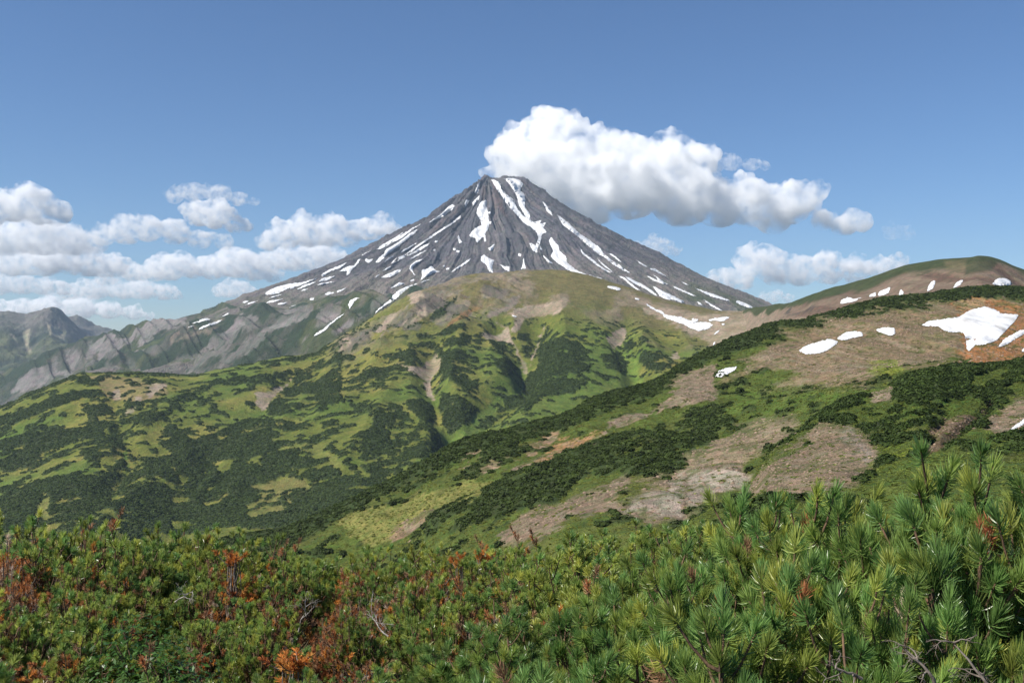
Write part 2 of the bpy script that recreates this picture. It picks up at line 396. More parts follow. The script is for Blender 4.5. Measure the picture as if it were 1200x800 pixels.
# ---- the near ridge falling from the right to the valley
rc = [(150, 665), (200, 650), (270, 632), (338, 620), (400, 590), (484, 550), (511, 534), (535, 520), (569, 510), (657, 490), (697, 466), (765, 449), (800, 429), (837, 410), (860, 400), (882, 392), (900, 383), (920, 378), (943, 376), (967, 369), (1002, 359), (1037, 351), (1083, 348), (1118, 341), (1153, 337), (1200, 336), (1300, 334)]
r2 = [(150, 700), (300, 690), (400, 668), (488, 632), (518, 604), (552, 588), (609, 564), (690, 527), (738, 510), (800, 500), (860, 484), (940, 455), (1000, 440), (1100, 425), (1300, 420)]
ridge_cols = {}
for u in (150, 200, 270, 338, 400, 450, 484, 511, 535, 569, 609, 657, 697, 738, 765, 800, 837, 860, 882, 900, 943, 967, 1002, 1037, 1083, 1118, 1153, 1200, 1300):
    c = polyv(u, rc); D = polyv(u, [(150, 620), (400, 640), (570, 690), (700, 760), (840, 860), (1000, 930), (1200, 980), (1300, 1000)])
    c2 = max(polyv(u, r2), c + 12); D2 = polyv(u, [(150, 470), (500, 500), (700, 545), (900, 590), (1300, 640)])
    b = polyv(u, [(150, 760), (400, 730), (600, 690), (700, 665), (800, 650), (900, 620), (1000, 560), (1100, 520), (1300, 500)])
    b = max(b, c2 + 30)
    ridge_cols[u] = [(b + 25, 250), (b * 0.5 + c2 * 0.5, 380), (c2, D2), (c2 - min(3, (c2 - c) * 0.1), D2 + 40), (c + (c2 - c) * 0.42, D2 + (D - D2) * 0.6), (c, D), (c + 25, D + 110), (c + 95, D + 260)]
RIDGE = column_layer(ridge_cols, 160, 1290, 1.0, [50, 90, 14, 80, 80, 16, 10], 6)
# ---- the spur below it at the right
ec = [(760, 640), (800, 620), (834, 598), (881, 566), (901, 533), (942, 507), (962, 490), (989, 473), (1016, 463), (1043, 452), (1070, 438), (1104, 432), (1171, 428), (1200, 421), (1300, 412)]
spur_c = {}
for u in (760, 800, 834, 857, 881, 901, 921, 942, 962, 989, 1016, 1043, 1070, 1104, 1171, 1200, 1300):
    c = polyv(u, ec); D = polyv(u, [(760, 260), (834, 280), (901, 320), (1000, 390), (1100, 420), (1300, 450)])
    b = c + polyv(u, [(760, 60), (900, 120), (1000, 170), (1300, 190)])
    spur_c[u] = [(b + 70, D * 0.30), (b * 0.62 + c * 0.38, D * 0.52), (b * 0.28 + c * 0.72, D * 0.76), (c, D), (c + 30, D + 45), (c + 120, D + 120)]
SHOULDER = column_layer(spur_c, 765, 1290, 1.0, [60, 90, 110, 14, 12], 5)
# ---- relief: gullies and hummocks
def relief(L, dz, crest_keep=None):
    L.Z = L.Z + dz; L.update()

L = SPUR
U, V = L.U, L.V
fall = ridged((L.X * 0.83 + L.Y * 0.55) / 170.0, (L.Y * 0.83 - L.X * 0.55) / 1400.0, 1.0, 61, 3)
relief(L, (fall - 0.62) * 150 + fbm(L.X, L.Y, 300, 62, 5, 0.55) * 14)
L = FAR
relief(L, (ridged(L.X / 500, L.Y / 2600, 1.0, 71, 4) - 0.62) * 260 * sstep(0, 0.6, (L.V - 372) / 60) + fbm(L.X, L.Y, 420, 72, 6, 0.6) * 40 + (ridged(L.X / 620 + 3.3, L.Y / 1500, 1.0, 73, 4, 0.55) - 0.64) * 150)

L = HILL
U, V = L.U, L.V
creek = P('d5', (680, 20), (660, 120), (645, 170), (590, 235), (520, 300), (455, 365), (380, 430))
creek2 = P('d5', (545, 0), (600, 70), (645, 165))
creek3 = P('d5', (320, 110), (310, 200), (340, 300), (370, 380))
creek4 = P('w', (735, 385), (728, 400), (742, 430), (748, 452))
creek5 = P('e1', (850, 270), (650, 480), (450, 620), (250, 800))
creek6 = P('e2', (810, 190), (815, 340), (880, 560), (900, 720), (850, 800), (780, 900))
dz = fbm(L.X, L.Y, 650, 81, 3) * 14 * sstep(0, 200, 0 * V + 200) + fbm(L.X, L.Y, 170, 82, 5, 0.55) * 7
dz += (ridged(L.X / 260, L.Y / 1500, 1.0, 83, 3) - 0.62) * 52 * sstep(8, 60, V - np.interp(U, [p[0] for p in hill_crest], [p[1] for p in hill_crest]))
for ln, w, dep in ((creek, 34, 46), (creek2, 22, 30), (creek3, 26, 32), (creek4, 24, 30), (creek5, 26, 14), (creek6, 26, 9)):
    k = line(U, V, ln, w); dz -= dep * k * k * (3 - 2 * k)
crags = area(U, V, P('w', (395, 395), (470, 352), (500, 335), (560, 322), (620, 318), (600, 345), (560, 368), (500, 385), (440, 405), (390, 415)), 14)
dz += crags * ((ridged((L.X * 0.6 + L.Y * 0.8) / 75, (L.Y * 0.6 - L.X * 0.8) / 380, 1.0, 85, 4, 0.55) - 0.62) * 60 + fbm(L.X, L.Y, 60, 86, 4, 0.6) * 9)
relief(L, dz)

L = FRIGHT
cr = np.interp(L.U, [p[0] for p in cd], [p[1] for p in cd])
relief(L, fbm(L.X, L.Y, 220, 91, 5, 0.55) * 5 + (ridged(L.X / 75, L.Y / 900, 1.0, 92, 3) - 0.62) * 34 * sstep(3, 16, L.V - cr))

L = RIDGE
U, V = L.U, L.V
cr = np.interp(U, [p[0] for p in rc], [p[1] for p in rc])
dz = fbm(L.X, L.Y, 120, 101, 5, 0.5) * 3.2 + (ridged((L.X * 0.95 + L.Y * 0.3) / 70, (L.Y - L.X * 0.3) / 420, 1.0, 102, 3) - 0.62) * 13 * sstep(6, 40, V - cr)
dz += fbm(L.X, L.Y, 14, 103, 3, 0.5) * 0.5
for ln, w, dep in ((P('d6', (320, 560), (230, 600), (200, 640), (245, 700), (150, 760)), 12, 1.6), (P('d5', (820, 570), (740, 640), (690, 700)), 12, 1.2),
                   (P('d6', (975, 280), (985, 230), (1000, 200)), 12, 2.0)):
    k = line(U, V, ln, w); dz -= dep * k
relief(L, dz)
L = SHOULDER
U, V = L.U, L.V
dz = fbm(L.X, L.Y, 60, 111, 5, 0.5) * 1.6 + fbm(L.X, L.Y, 9, 113, 3, 0.5) * 0.35
k = line(U, V, P('e8', (560, 430), (480, 510), (455, 600), (420, 680)), 10); dz -= 1.8 * k
k = line(U, V, P('e8', (820, 360), (760, 430), (600, 560), (480, 640)), 9); dz -= 2.5 * k
relief(L, dz)

# ------------------------------------------------------------------ ground cover (what grows or lies where)
GRASS = (0.112, 0.128, 0.024); GRASS_Y = (0.195, 0.178, 0.044); GRASS_G = (0.078, 0.128, 0.022); HEATH = (0.150, 0.115, 0.055)
THICK = (0.022, 0.036, 0.014); SCREE = (0.300, 0.235, 0.180); LAVA = (0.090, 0.086, 0.098); LAVA_B = (0.150, 0.132, 0.130)
GREY = (0.250, 0.215, 0.200); SOIL = (0.165, 0.125, 0.090); RUST = (0.300, 0.130, 0.045); HERB = (0.170, 0.205, 0.022)

def base(L, c): return np.repeat(np.repeat(np.array(c, float)[None, None], L.D.shape[0], 0), L.D.shape[1], 1)

# volcano
L = VOLC; U, V = L.U, L.V
dx, dy = L.X - PX, L.Y - PD; r = np.hypot(dx, dy); th = np.arctan2(dx, -dy)
C = base(L, LAVA)
streak = fbm(th * 900, r * 0.10, 60, 3, 4, 0.6)
C = mixc(C, sstep(-0.1, 0.7, streak) * 0.8, LAVA_B)
C = mixc(C, sstep(0.0, 0.8, fbm(th * 900, r * 0.08, 90, 4, 4, 0.6)) * 0.75, (0.055, 0.052, 0.058))
C = mixc(C, sstep(0.45, 0.9, fbm(th * 700, r * 0.2, 80, 6, 3)) * sstep(1500, 500, r) * 0.35, (0.17, 0.10, 0.08))
C = mixc(C, sstep(1250, 2100, r + fbm(L.X, L.Y, 300, 7, 4) * 260) * 0.85, (0.155, 0.136, 0.118))
low = sstep(1900, 2500, r + fbm(L.X, L.Y, 350, 8, 4) * 350)
C = mixc(C, low * sstep(-0.2, 0.4, fbm(L.X, L.Y, 180, 10, 5)), (0.060, 0.075, 0.030))
C_VOLC = C

# spurs: dark green sides, grey gullied scree
L = SPUR; U, V = L.U, L.V
C = base(L, (0.026, 0.038, 0.020))
C = mixc(C, sstep(0.15, 0.45, fbm(L.X, L.Y, 220, 12, 5)) * 0.6, (0.070, 0.078, 0.032))
C = mixc(C, sstep(0.05, 0.5, fbm(L.X, L.Y, 130, 19, 5, 0.6)) * 0.4, (0.110, 0.095, 0.085))
SPURGREY = (0.162, 0.146, 0.140)
gul = sstep(0.60, 0.70, ridged((L.X * 0.83 + L.Y * 0.55) / 170.0, (L.Y * 0.83 - L.X * 0.55) / 1400.0, 1.0, 61, 3) * -1 + 1.25)
EDGE[0] = fbm(L.X, L.Y, 140, 16, 5, 0.65) * 6
wu = U + fbm(L.X, L.Y, 90, 13, 3) * 3; wv = V + fbm(L.X, L.Y, 120, 14, 3) * 3
for pl in (P('c7', (60, 620), (190, 500), (270, 490), (450, 510), (455, 540), (300, 555), (200, 600), (60, 645)),
           P('c7', (600, 440), (660, 310), (700, 260), (730, 290), (700, 350), (760, 320), (830, 250), (860, 220), (830, 340), (940, 170), (1000, 160), (1150, 150), (1160, 210), (1000, 270), (830, 355), (690, 430)),
           P('c7', (500, 480), (560, 340), (640, 320), (600, 400), (530, 480)), P('c7', (430, 500), (440, 430), (520, 350), (490, 450), (460, 500)),
           P('c7', (330, 490), (335, 410), (370, 400), (360, 450), (345, 490)), P('c7', (400, 480), (420, 400), (455, 360), (440, 420)),
           P('c7', (665, 490), (670, 430), (690, 440)), P('c7', (780, 420), (850, 370), (920, 350), (840, 400)),
           P('c5', (0, 745), (0, 650), (80, 620), (200, 590), (280, 490), (340, 460), (420, 360), (500, 370), (570, 350), (580, 400), (450, 480), (380, 540), (330, 590), (200, 660), (60, 740)),
           P('c5', (400, 600), (600, 440), (650, 370), (870, 300), (860, 360), (750, 440), (600, 500), (440, 610), (300, 690), (240, 690), (330, 640)),
           P('c5', (780, 560), (860, 470), (930, 320), (1060, 300), (1067, 370), (960, 450), (890, 500), (820, 560)),
           P('c6', (330, 540), (430, 450), (520, 390), (600, 370), (640, 290), (720, 250), (800, 230), (650, 390), (480, 480), (380, 550))):
    C = mixc(C, area(wu, wv, pl, 1.3) * (0.55 + 0.45 * gul), SPURGREY)
C = mixc(C, area(wu, wv, P('c6', (0, 260), (200, 260), (400, 200), (600, 210), (900, 150), (800, 110), (500, 110), (0, 190)), 4) * 0.8, (0.15, 0.13, 0.10))
C = mixc(C, area(wu, wv, P('c5', (0, 530), (100, 480), (200, 440), (330, 400), (260, 470), (100, 510)), 2) * 0.8, (0.16, 0.13, 0.10))
C = mixc(C, gul * 0.35 * sstep(0.1, 0.5, fbm(L.X, L.Y, 500, 15, 2)), SPURGREY)
C_SPUR = C
EDGE[0] = None

L = FAR; U, V = L.U, L.V
C = base(L, (0.030, 0.042, 0.028))
C = mixc(C, sstep(0.0, 0.6, fbm(L.X, L.Y, 600, 17, 5)) * 0.8, (0.10, 0.105, 0.045))
a1v = np.interp(U, [p[0] for p in a1], [p[1] for p in a1])
C = mixc(C, sstep(24, 4, V - a1v + fbm(L.X, L.Y, 300, 18, 4) * 12) * 0.8, (0.14, 0.125, 0.115))
C = mixc(C, sstep(0.1, 0.5, fbm(L.X, L.Y, 260, 44, 5, 0.6)) * 0.6, (0.13, 0.12, 0.10))
for pl in (P('c7', (140, 260), (190, 240), (180, 330), (200, 390), (180, 395), (150, 320)), P('c7', (60, 270), (90, 280), (110, 330)), P('c7', (290, 200), (420, 260), (400, 310), (310, 280))):
    C = mixc(C, area(U, V, pl, 1.2), (0.26, 0.23, 0.16))
C_FAR = C

# green hill
L = HILL; U, V = L.U, L.V
n1 = fbm(L.X, L.Y, 420, 20, 5); n2 = fbm(L.X, L.Y, 130, 22, 5, 0.6); n3 = fbm(L.X, L.Y, 40, 24, 4, 0.6)
wu = U + n3 * 2.6 + n2 * 3.0; wv = V + fbm(L.X + 900, L.Y, 40, 25, 4, 0.6) * 2.0 + fbm(L.X, L.Y + 700, 130, 26, 4) * 2.2
EDGE[0] = n3 * 1.6 + n2 * 2.0 + fbm(L.X, L.Y, 14, 23, 3) * 1.0
C = base(L, GRASS)
C = mixc(C, sstep(-0.1, 0.6, n2 + 0.5 * n1) * 0.8, GRASS_Y)
C = mixc(C, sstep(0.1, 0.7, fbm(L.X, L.Y, 300, 27, 4)) * 0.7, GRASS_G)
top = sstep(60, 20, V - np.interp(U, [p[0] for p in hill_crest], [p[1] for p in hill_crest]) + n2 * 14) * sstep(420, 520, U)
C = mixc(C, top * 0.88, (0.135, 0.112, 0.046))
C = mixc(C, top * sstep(0.0, 0.5, fbm(L.X, L.Y * 0.6, 110, 28, 5, 0.6)) * 0.75, (0.205, 0.160, 0.115))
C = mixc(C, crags * sstep(-0.15, 0.35, n3 + n2 * 0.6) * 0.8, (0.185, 0.155, 0.120))
C = mixc(C, crags * sstep(0.1, 0.5, fbm(L.X, L.Y, 90, 29, 4)) * 0.7, (0.100, 0.090, 0.085))
# thickets
E = lambda c, *p, s=1.6: area(wu, wv, P(c, *p), s)
den = np.interp(V, [430, 470, 520, 560, 600, 640], [-0.26, -0.2, -0.06, 0.12, 0.28, 0.35]) + np.interp(U, [0, 400, 500, 600, 900], [0.0, 0.0, -0.25, -0.35, -0.5])
nn = fbm(L.X * 0.55 + L.Y * 0.45, L.Y * 1.5 - L.X * 0.5, 170, 30, 5, 0.62)
S = sstep(-0.025, 0.025, nn * 0.9 + den - 0.05) * sstep(4, 16, V - 420 + (600 - U) * 0.0)
S *= 1 - top * 0.9
closed = (P('d5', (60, 430), (130, 290), (200, 280), (250, 340), (180, 350), (160, 400), (190, 370), (280, 370), (320, 420), (300, 480), (220, 500), (100, 560), (60, 490)),
    P('d5', (230, 80), (380, 0), (450, 40), (440, 70), (280, 80)), P('d5', (140, 110), (250, 90), (280, 140), (180, 135)),
    P('d5', (290, 90), (460, 90), (480, 160), (470, 230), (400, 220), (350, 180), (320, 130)), P('d5', (520, 120), (610, 120), (620, 160), (560, 190), (530, 160)),
    P('d5', (520, 60), (600, 70), (590, 105), (540, 100)), P('d5', (620, 50), (660, 60), (650, 110), (620, 90)),
    P('d5', (680, 80), (740, 40), (820, 60), (860, 120), (820, 160), (860, 190), (800, 250), (700, 250), (650, 300), (560, 290), (640, 210), (680, 170)),
    P('d5', (470, 340), (560, 290), (680, 240), (690, 270), (600, 310), (520, 350), (470, 360)), P('d5', (330, 230), (420, 260), (480, 300), (400, 370), (360, 370), (330, 270)),
    P('d5', (985, 70), (1050, 90), (1150, 130), (1080, 160), (990, 110)), P('d5', (900, 110), (980, 120), (990, 160), (920, 150)),
    P('d5', (220, 260), (300, 270), (330, 330), (270, 340)), P('d5', (10, 270), (100, 270), (110, 310), (50, 330), (10, 290)),
    P('e5', (0, 580), (180, 480), (380, 410), (430, 520), (420, 560), (250, 510), (120, 580)), P('e5', (455, 470), (510, 420), (535, 460), (500, 515), (470, 500)),
    P('e5', (0, 440), (200, 330), (330, 230), (330, 260), (230, 350), (100, 430)), P('e5', (770, 510), (800, 500), (870, 580), (830, 630), (790, 590)),
    P('e6', (440, 520), (490, 480), (500, 530), (600, 550), (720, 590), (770, 640), (700, 690), (640, 690), (600, 600), (500, 570), (450, 570)),
    P('e6', (270, 570), (380, 560), (440, 640), (390, 680), (330, 640)), P('e6', (0, 500), (80, 520), (200, 600), (150, 690), (0, 700)),
    P('e6', (200, 670), (290, 710), (260, 730), (200, 700)), P('e6', (0, 740), (160, 720), (150, 800), (0, 800)),
    P('e1', (0, 700), (0, 800), (1200, 800), (1100, 700), (960, 690), (700, 650), (530, 680), (430, 600), (210, 660)),
    P('e1', (670, 500), (840, 300), (1020, 180), (1200, 80), (1200, 420), (1050, 500), (880, 480), (760, 520)),
    P('e1', (450, 600), (620, 510), (740, 560), (740, 600), (560, 620)), P('e1', (50, 540), (100, 510), (150, 540), (110, 580), (60, 575)),
    P('e1', (250, 550), (280, 500), (320, 520), (390, 545), (320, 570)), P('e1', (0, 420), (120, 400), (400, 340), (540, 330), (520, 370), (420, 400), (250, 430), (140, 500), (0, 510)),
    P('e1', (0, 400), (300, 280), (520, 240), (540, 260), (330, 320), (100, 400)), P('e1', (640, 150), (860, 110), (1000, 90), (1180, 20), (1200, 60), (1000, 110), (700, 180)),
    P('e1', (560, 270), (700, 240), (850, 200), (840, 240), (700, 275)),
    P('e2', (380, 150), (450, 100), (650, 75), (700, 130), (520, 120)), P('e2', (820, 250), (960, 235), (1000, 270), (1000, 300), (870, 350), (825, 340)),
    P('e2', (0, 560), (190, 480), (500, 430), (700, 420), (740, 520), (560, 540), (300, 600), (270, 670), (190, 740), (30, 770), (0, 740)),
    P('e2', (560, 590), (700, 560), (690, 640), (700, 700), (610, 710), (600, 640)), P('e2', (800, 650), (870, 640), (870, 720), (800, 720)),
    P('e2', (600, 270), (780, 260), (800, 330), (660, 340), (580, 310)), P('e2', (830, 400), (1080, 310), (1200, 280), (1200, 380), (1060, 390), (840, 440)),
    P('e2', (890, 640), (1000, 640), (1080, 600), (1100, 540), (1200, 540), (1200, 800), (900, 800), (940, 700)),
    P('e2', (250, 800), (400, 720), (600, 730), (850, 740), (850, 900), (100, 900)), P('e2', (740, 570), (810, 565), (820, 620), (750, 640)),
    P('e2', (960, 520), (1060, 455), (1110, 480), (1060, 520), (930, 530)),
    P('e3', (0, 250), (300, 180), (600, 130), (850, 140), (1200, 150), (1200, 560), (0, 560)),
    P('e4', (0, 60), (500, 60), (860, 130), (1180, 220), (1190, 300), (1000, 350), (940, 290), (860, 330), (560, 380), (540, 600), (0, 600)),
    P('e4', (790, 520), (900, 450), (1000, 470), (1000, 420), (1200, 400), (1200, 460), (1000, 560), (800, 560)), P('e4', (585, 545), (640, 510), (665, 560), (600, 570)))
gaps = sstep(0.30, 0.5, fbm(L.X, L.Y, 60, 32, 4, 0.6)) * 0.9
for pl in closed: S = np.maximum(S, area(wu, wv, pl, 1.3) * (1 - gaps))
opened = ((P('e2', (640, 75), (780, 60), (900, 50), (1040, 90), (1060, 110), (1180, 110), (1180, 200), (1050, 230), (1000, 260), (820, 230), (740, 190), (700, 130)), (0.215, 0.170, 0.075)),
    (P('d4', (560, 140), (720, 130), (640, 180), (540, 210)), None), (P('d4', (570, 230), (640, 235), (760, 220), (900, 150), (900, 190), (920, 240), (820, 290), (680, 340), (640, 310)), None),
    (P('e1', (260, 460), (400, 390), (560, 370), (600, 300), (720, 300), (840, 280), (640, 490), (500, 550), (400, 610), (130, 680), (60, 600), (180, 540)), None),
    (P('d4', (360, 310), (560, 290), (520, 330), (540, 370), (500, 400), (440, 340)), None), (P('d4', (0, 460), (180, 440), (330, 420), (300, 440), (150, 470), (10, 490)), None),
    (P('d4', (340, 370), (380, 360), (390, 440), (350, 440)), None), (P('e2', (840, 470), (1100, 400), (1170, 440), (1110, 540), (1010, 630), (960, 570), (840, 520)), None),
    (P('e4', (580, 360), (900, 300), (1000, 380), (990, 440), (880, 450), (790, 540), (640, 590), (540, 600), (520, 500), (640, 450)), (0.155, 0.145, 0.045)),
    (P('e4', (320, 190), (460, 180), (380, 270), (340, 280)), None), (P('e4', (40, 290), (130, 300), (90, 360), (50, 360)), None), (P('e4', (240, 480), (410, 420), (330, 500), (250, 505)), None),
    (P('e4', (10, 415), (90, 420), (140, 460), (20, 480)), None), (P('e4', (680, 110), (860, 40), (1080, 60), (1130, 150), (1200, 190), (1190, 260), (1080, 190), (1000, 130), (860, 110)), (0.145, 0.15, 0.04)),
    (P('e4', (250, 380), (310, 340), (310, 370), (260, 395)), None), (P('e3', (250, 440), (270, 330), (350, 280), (340, 400), (350, 440)), (0.17, 0.17, 0.05)),
    (P('e3', (790, 330), (860, 270), (1040, 180), (1050, 200), (920, 270), (870, 320)), None), (P('e3', (90, 300), (150, 270), (150, 310), (110, 315)), None),
    (P('e3', (850, 190), (890, 80), (870, 0), (890, 0), (910, 90), (880, 170)), GRASS_G), (P('e1', (630, 190), (750, 160), (830, 190), (700, 250), (570, 280)), None),
    (P('e1', (1000, 220), (1080, 170), (1100, 210), (1040, 250)), None), (P('e1', (820, 250), (940, 210), (870, 260)), None))
for pl, c in opened:
    k = area(wu, wv, pl, 1.5); S *= 1 - k * 0.97
    if c: C = mixc(C, k * (0.6 + 0.4 * sstep(-0.4, 0.4, n2)), c)
S *= 1 - 0.97 * line(wu, wv, creek, 6); S *= 1 - 0.9 * line(wu, wv, creek6, 5)
C = mixc(C, np.clip(line(wu, wv, creek, 9) * 1.8, 0, 1) * sstep(440, 470, V), (0.12, 0.17, 0.035))
C = mixc(C, np.clip(line(wu, wv, creek4, 9) * 1.8, 0, 1) * sstep(405, 415, V), (0.12, 0.17, 0.03))
bare = np.zeros(U.shape)
for pl in (P('d5', (540, 0), (575, 10), (600, 70), (640, 140), (650, 180), (630, 180), (615, 110), (575, 50)), P('d5', (680, 50), (705, 15), (672, 110), (650, 150)),
           P('d5', (200, 135), (280, 150), (300, 115), (350, 110), (340, 160), (310, 200), (325, 270), (310, 270), (290, 200)), P('d5', (930, 50), (980, 10), (985, 60), (950, 85)),
           P('e2', (1020, 140), (1090, 110), (1180, 110), (1130, 160), (1070, 210)), P('e2', (805, 190), (850, 180), (850, 230), (820, 240)), P('e2', (960, 210), (1010, 220), (1010, 260), (980, 250)),
           P('e2', (880, 310), (960, 290), (940, 330), (890, 350)), P('e1', (640, 480), (620, 380), (720, 340), (820, 290), (850, 280), (740, 380), (690, 450)),
           P('e6', (330, 490), (370, 400), (440, 385), (450, 440), (400, 520), (370, 525)), P('e6', (740, 560), (800, 555), (820, 600), (790, 610)),
           P('e5', (680, 340), (740, 290), (960, 290), (1080, 230), (1120, 260), (1060, 340), (900, 385), (800, 385), (770, 480), (720, 480), (740, 400)),
           P('e5', (520, 500), (700, 500), (720, 560), (560, 530)), P('c6', (680, 600), (690, 550), (820, 400), (880, 310), (830, 420), (730, 540)), P('c6', (380, 680), (440, 620), (480, 590), (480, 610), (410, 680)),
           P('c6', (900, 460), (960, 400), (1067, 340), (1067, 390), (960, 470)), P('c6', (900, 230), (1000, 180), (1060, 250), (960, 300))):
    bare = np.maximum(bare, area(wu, wv, pl, 1.2))
saddle = area(wu, wv, P('e6', (500, 170), (700, 230), (900, 290), (1500, 250), (1500, 420), (1080, 520), (1000, 500), (960, 440), (800, 380), (700, 330), (560, 290)), 3)
bare = np.maximum(bare, saddle * 0.85)
S *= 1 - bare
C = mixc(C, bare * (0.65 + 0.35 * sstep(-0.4, 0.4, n3)), SCREE)
C = mixc(C, E('e5', (220, 450), (300, 380), (440, 300), (560, 280), (450, 330), (330, 400), (240, 460)) * 0.7, (0.20, 0.10, 0.04))
C = mixc(C, E('e5', (560, 360), (620, 290), (760, 190), (780, 230), (680, 320), (580, 370)) * 0.8, (0.20, 0.165, 0.14))
dots = sstep(0.30, 0.42, fbm(L.X, L.Y, 22, 31, 2, 0.5) + 0.4 * nn + 0.25 * den - 0.04) * (1 - top * 0.9) * (1 - bare) * sstep(345, 400, V)
S = np.maximum(S, dots * 0.9)
S_HILL = S * sstep(1150, 1300, L.D)
C = mixc(C, np.clip(S, 0, 1) * 0.92, THICK)
C_HILL = C

EDGE[0] = None
L = FRIGHT; U, V = L.U, L.V
cr = np.interp(U, [p[0] for p in cd], [p[1] for p in cd]); q = V - cr + fbm(L.X, L.Y, 70, 40, 4) * 5
C = base(L, (0.145, 0.104, 0.074))
C = mixc(C, sstep(-0.2, 0.5, fbm(L.X, L.Y, 60, 41, 5, 0.6)) * 0.7, (0.195, 0.145, 0.105))
C = mixc(C, sstep(0.1, 0.5, fbm(L.X / 35, L.Y / 500, 1.0, 42, 3)) * 0.7, (0.095, 0.055, 0.040))
C = mixc(C, sstep(960, 890, U) * 0.8, (0.245, 0.190, 0.140))
C = mixc(C, sstep(12, 6, q * np.interp(U, [820, 940, 1060, 1100, 1130, 1200], [1.6, 1.3, 0.85, 0.9, 1.2, 1.6])) * 0.95, (0.038, 0.052, 0.018))
C = mixc(C, area(U, V, P('c8', (900, 60), (960, 50), (1080, 65), (1040, 110), (940, 130), (905, 140)), 3) * 0.9, (0.045, 0.052, 0.022))
C = mixc(C, area(U, V, P('c8', (800, 70), (910, 60), (900, 130), (810, 120)), 3) * 0.7, (0.125, 0.105, 0.055))
C = mixc(C, area(U, V, P('c8', (0, 300), (150, 290), (180, 320), (0, 345)), 3) * sstep(-0.2, 0.3, fbm(L.X, L.Y, 30, 43, 4)) * 0.8, (0.055, 0.048, 0.042))
C = mixc(C, area(U, V, P('c4', (720, 700), (740, 650), (800, 625), (870, 640), (830, 700), (760, 740)), 3) * 0.8, (0.085, 0.090, 0.045))
C_FR = C

# near ridge
L = RIDGE; U, V = L.U, L.V
n1 = fbm(L.X, L.Y, 110, 50, 5); n2 = fbm(L.X, L.Y, 30, 51, 5, 0.6); n3 = fbm(L.X, L.Y, 8, 52, 4, 0.6)
wu = U + n2 * 6 + n3 * 2; wv = V + fbm(L.X + 300, L.Y, 30, 53, 4, 0.6) * 4 + fbm(L.X, L.Y + 300, 8, 54, 3) * 1.5
EDGE[0] = n2 * 10 + n3 * 5 + fbm(L.X, L.Y, 2.5, 60, 3) * 1.2
C = base(L, (0.076, 0.104, 0.021))
C = mixc(C, sstep(-0.2, 0.6, n2 + n1 * 0.5) * 0.6, (0.112, 0.112, 0.032))
C = mixc(C, sstep(0.1, 0.6, n3 + 0.4 * n2) * 0.5, (0.050, 0.075, 0.016))
C = mixc(C, area(wu, wv, P('d5', (0, 760), (0, 690), (150, 640), (400, 550), (480, 540), (560, 520), (600, 520), (450, 600), (300, 660), (180, 760)), 4) * 0.85, (0.190, 0.185, 0.055))
bare = np.zeros(U.shape)
def bareland(pl, c, soft=4, k=0.92):
    global C, bare
    m = area(wu, wv, pl, soft); bare = np.maximum(bare, m)
    C = mixc(C, m * k, c)
bareland(P('d6', (0, 440), (60, 390), (200, 300), (320, 205), (520, 130), (700, 95), (960, 75), (1050, 55), (1200, 85), (1200, 290), (980, 280), (800, 290), (690, 300), (640, 365), (480, 355), (330, 375), (280, 380), (380, 320), (250, 300), (190, 330), (90, 355), (0, 450)), (0.225, 0.155, 0.098), 7, 0.85)
C = mixc(C, bare * sstep(0.0, 0.6, fbm(L.X, L.Y, 55, 55, 5, 0.6)) * 0.6, (0.145, 0.112, 0.085))
C = mixc(C, bare * sstep(0.15, 0.6, fbm(L.X, L.Y, 40, 56, 5, 0.6)) * 0.6, (0.130, 0.125, 0.045))
bareland(P('d6', (962, 290), (976, 215), (950, 85), (1000, 50), (1070, 62), (1240, 115), (1240, 330), (1100, 330)), RUST, 2.5)
C = mixc(C, area(wu, wv, P('d6', (960, 100), (980, 65), (1060, 60), (1040, 95), (990, 120)), 3) * 0.8, (0.33, 0.23, 0.12))
bareland(P('d6', (0, 660), (100, 570), (180, 540), (270, 480), (400, 480), (430, 510), (330, 560), (230, 610), (210, 640), (245, 690), (200, 725), (100, 765), (0, 800), (-120, 840), (-120, 720)), (0.270, 0.200, 0.135), 5, 0.88)
C = mixc(C, area(wu, wv, P('d6', (0, 670), (180, 640), (240, 690), (200, 725), (100, 760), (0, 790)), 4) * 0.6, (0.35, 0.31, 0.27))
bareland(P('d6', (240, 700), (330, 600), (430, 560), (480, 485), (560, 525), (660, 555), (690, 620), (560, 690), (480, 710), (330, 750)), (0.215, 0.148, 0.100), 6, 0.85)
bareland(P('d5', (1300, 130), (1185, 200), (1100, 270), (940, 320), (890, 350), (820, 390), (720, 440), (620, 470), (560, 520), (600, 512), (700, 470), (800, 430), (900, 400), (940, 370), (1050, 330), (1185, 290), (1300, 270)), (0.215, 0.160, 0.115), 2.5)
C = mixc(C, area(wu, wv, P('e7', (240, 310), (300, 230), (480, 150), (590, 90), (640, 90), (640, 150), (520, 205), (380, 250)), 3) * 0.8, (0.33, 0.18, 0.075))
bareland(P('e7', (130, 310), (250, 230), (340, 140), (370, 140), (340, 200), (240, 270), (180, 320)), (0.26, 0.17, 0.10), 1.5)
bareland(P('d5', (150, 740), (240, 690), (325, 655), (280, 700), (240, 755), (170, 765)), (0.235, 0.160, 0.100), 2)
bareland(P('d5', (410, 475), (490, 428), (500, 440), (440, 478)), (0.26, 0.185, 0.12), 1.5)
bareland(P('d5', (500, 515), (540, 490), (600, 480), (540, 515)), (0.25, 0.18, 0.12), 1.5)
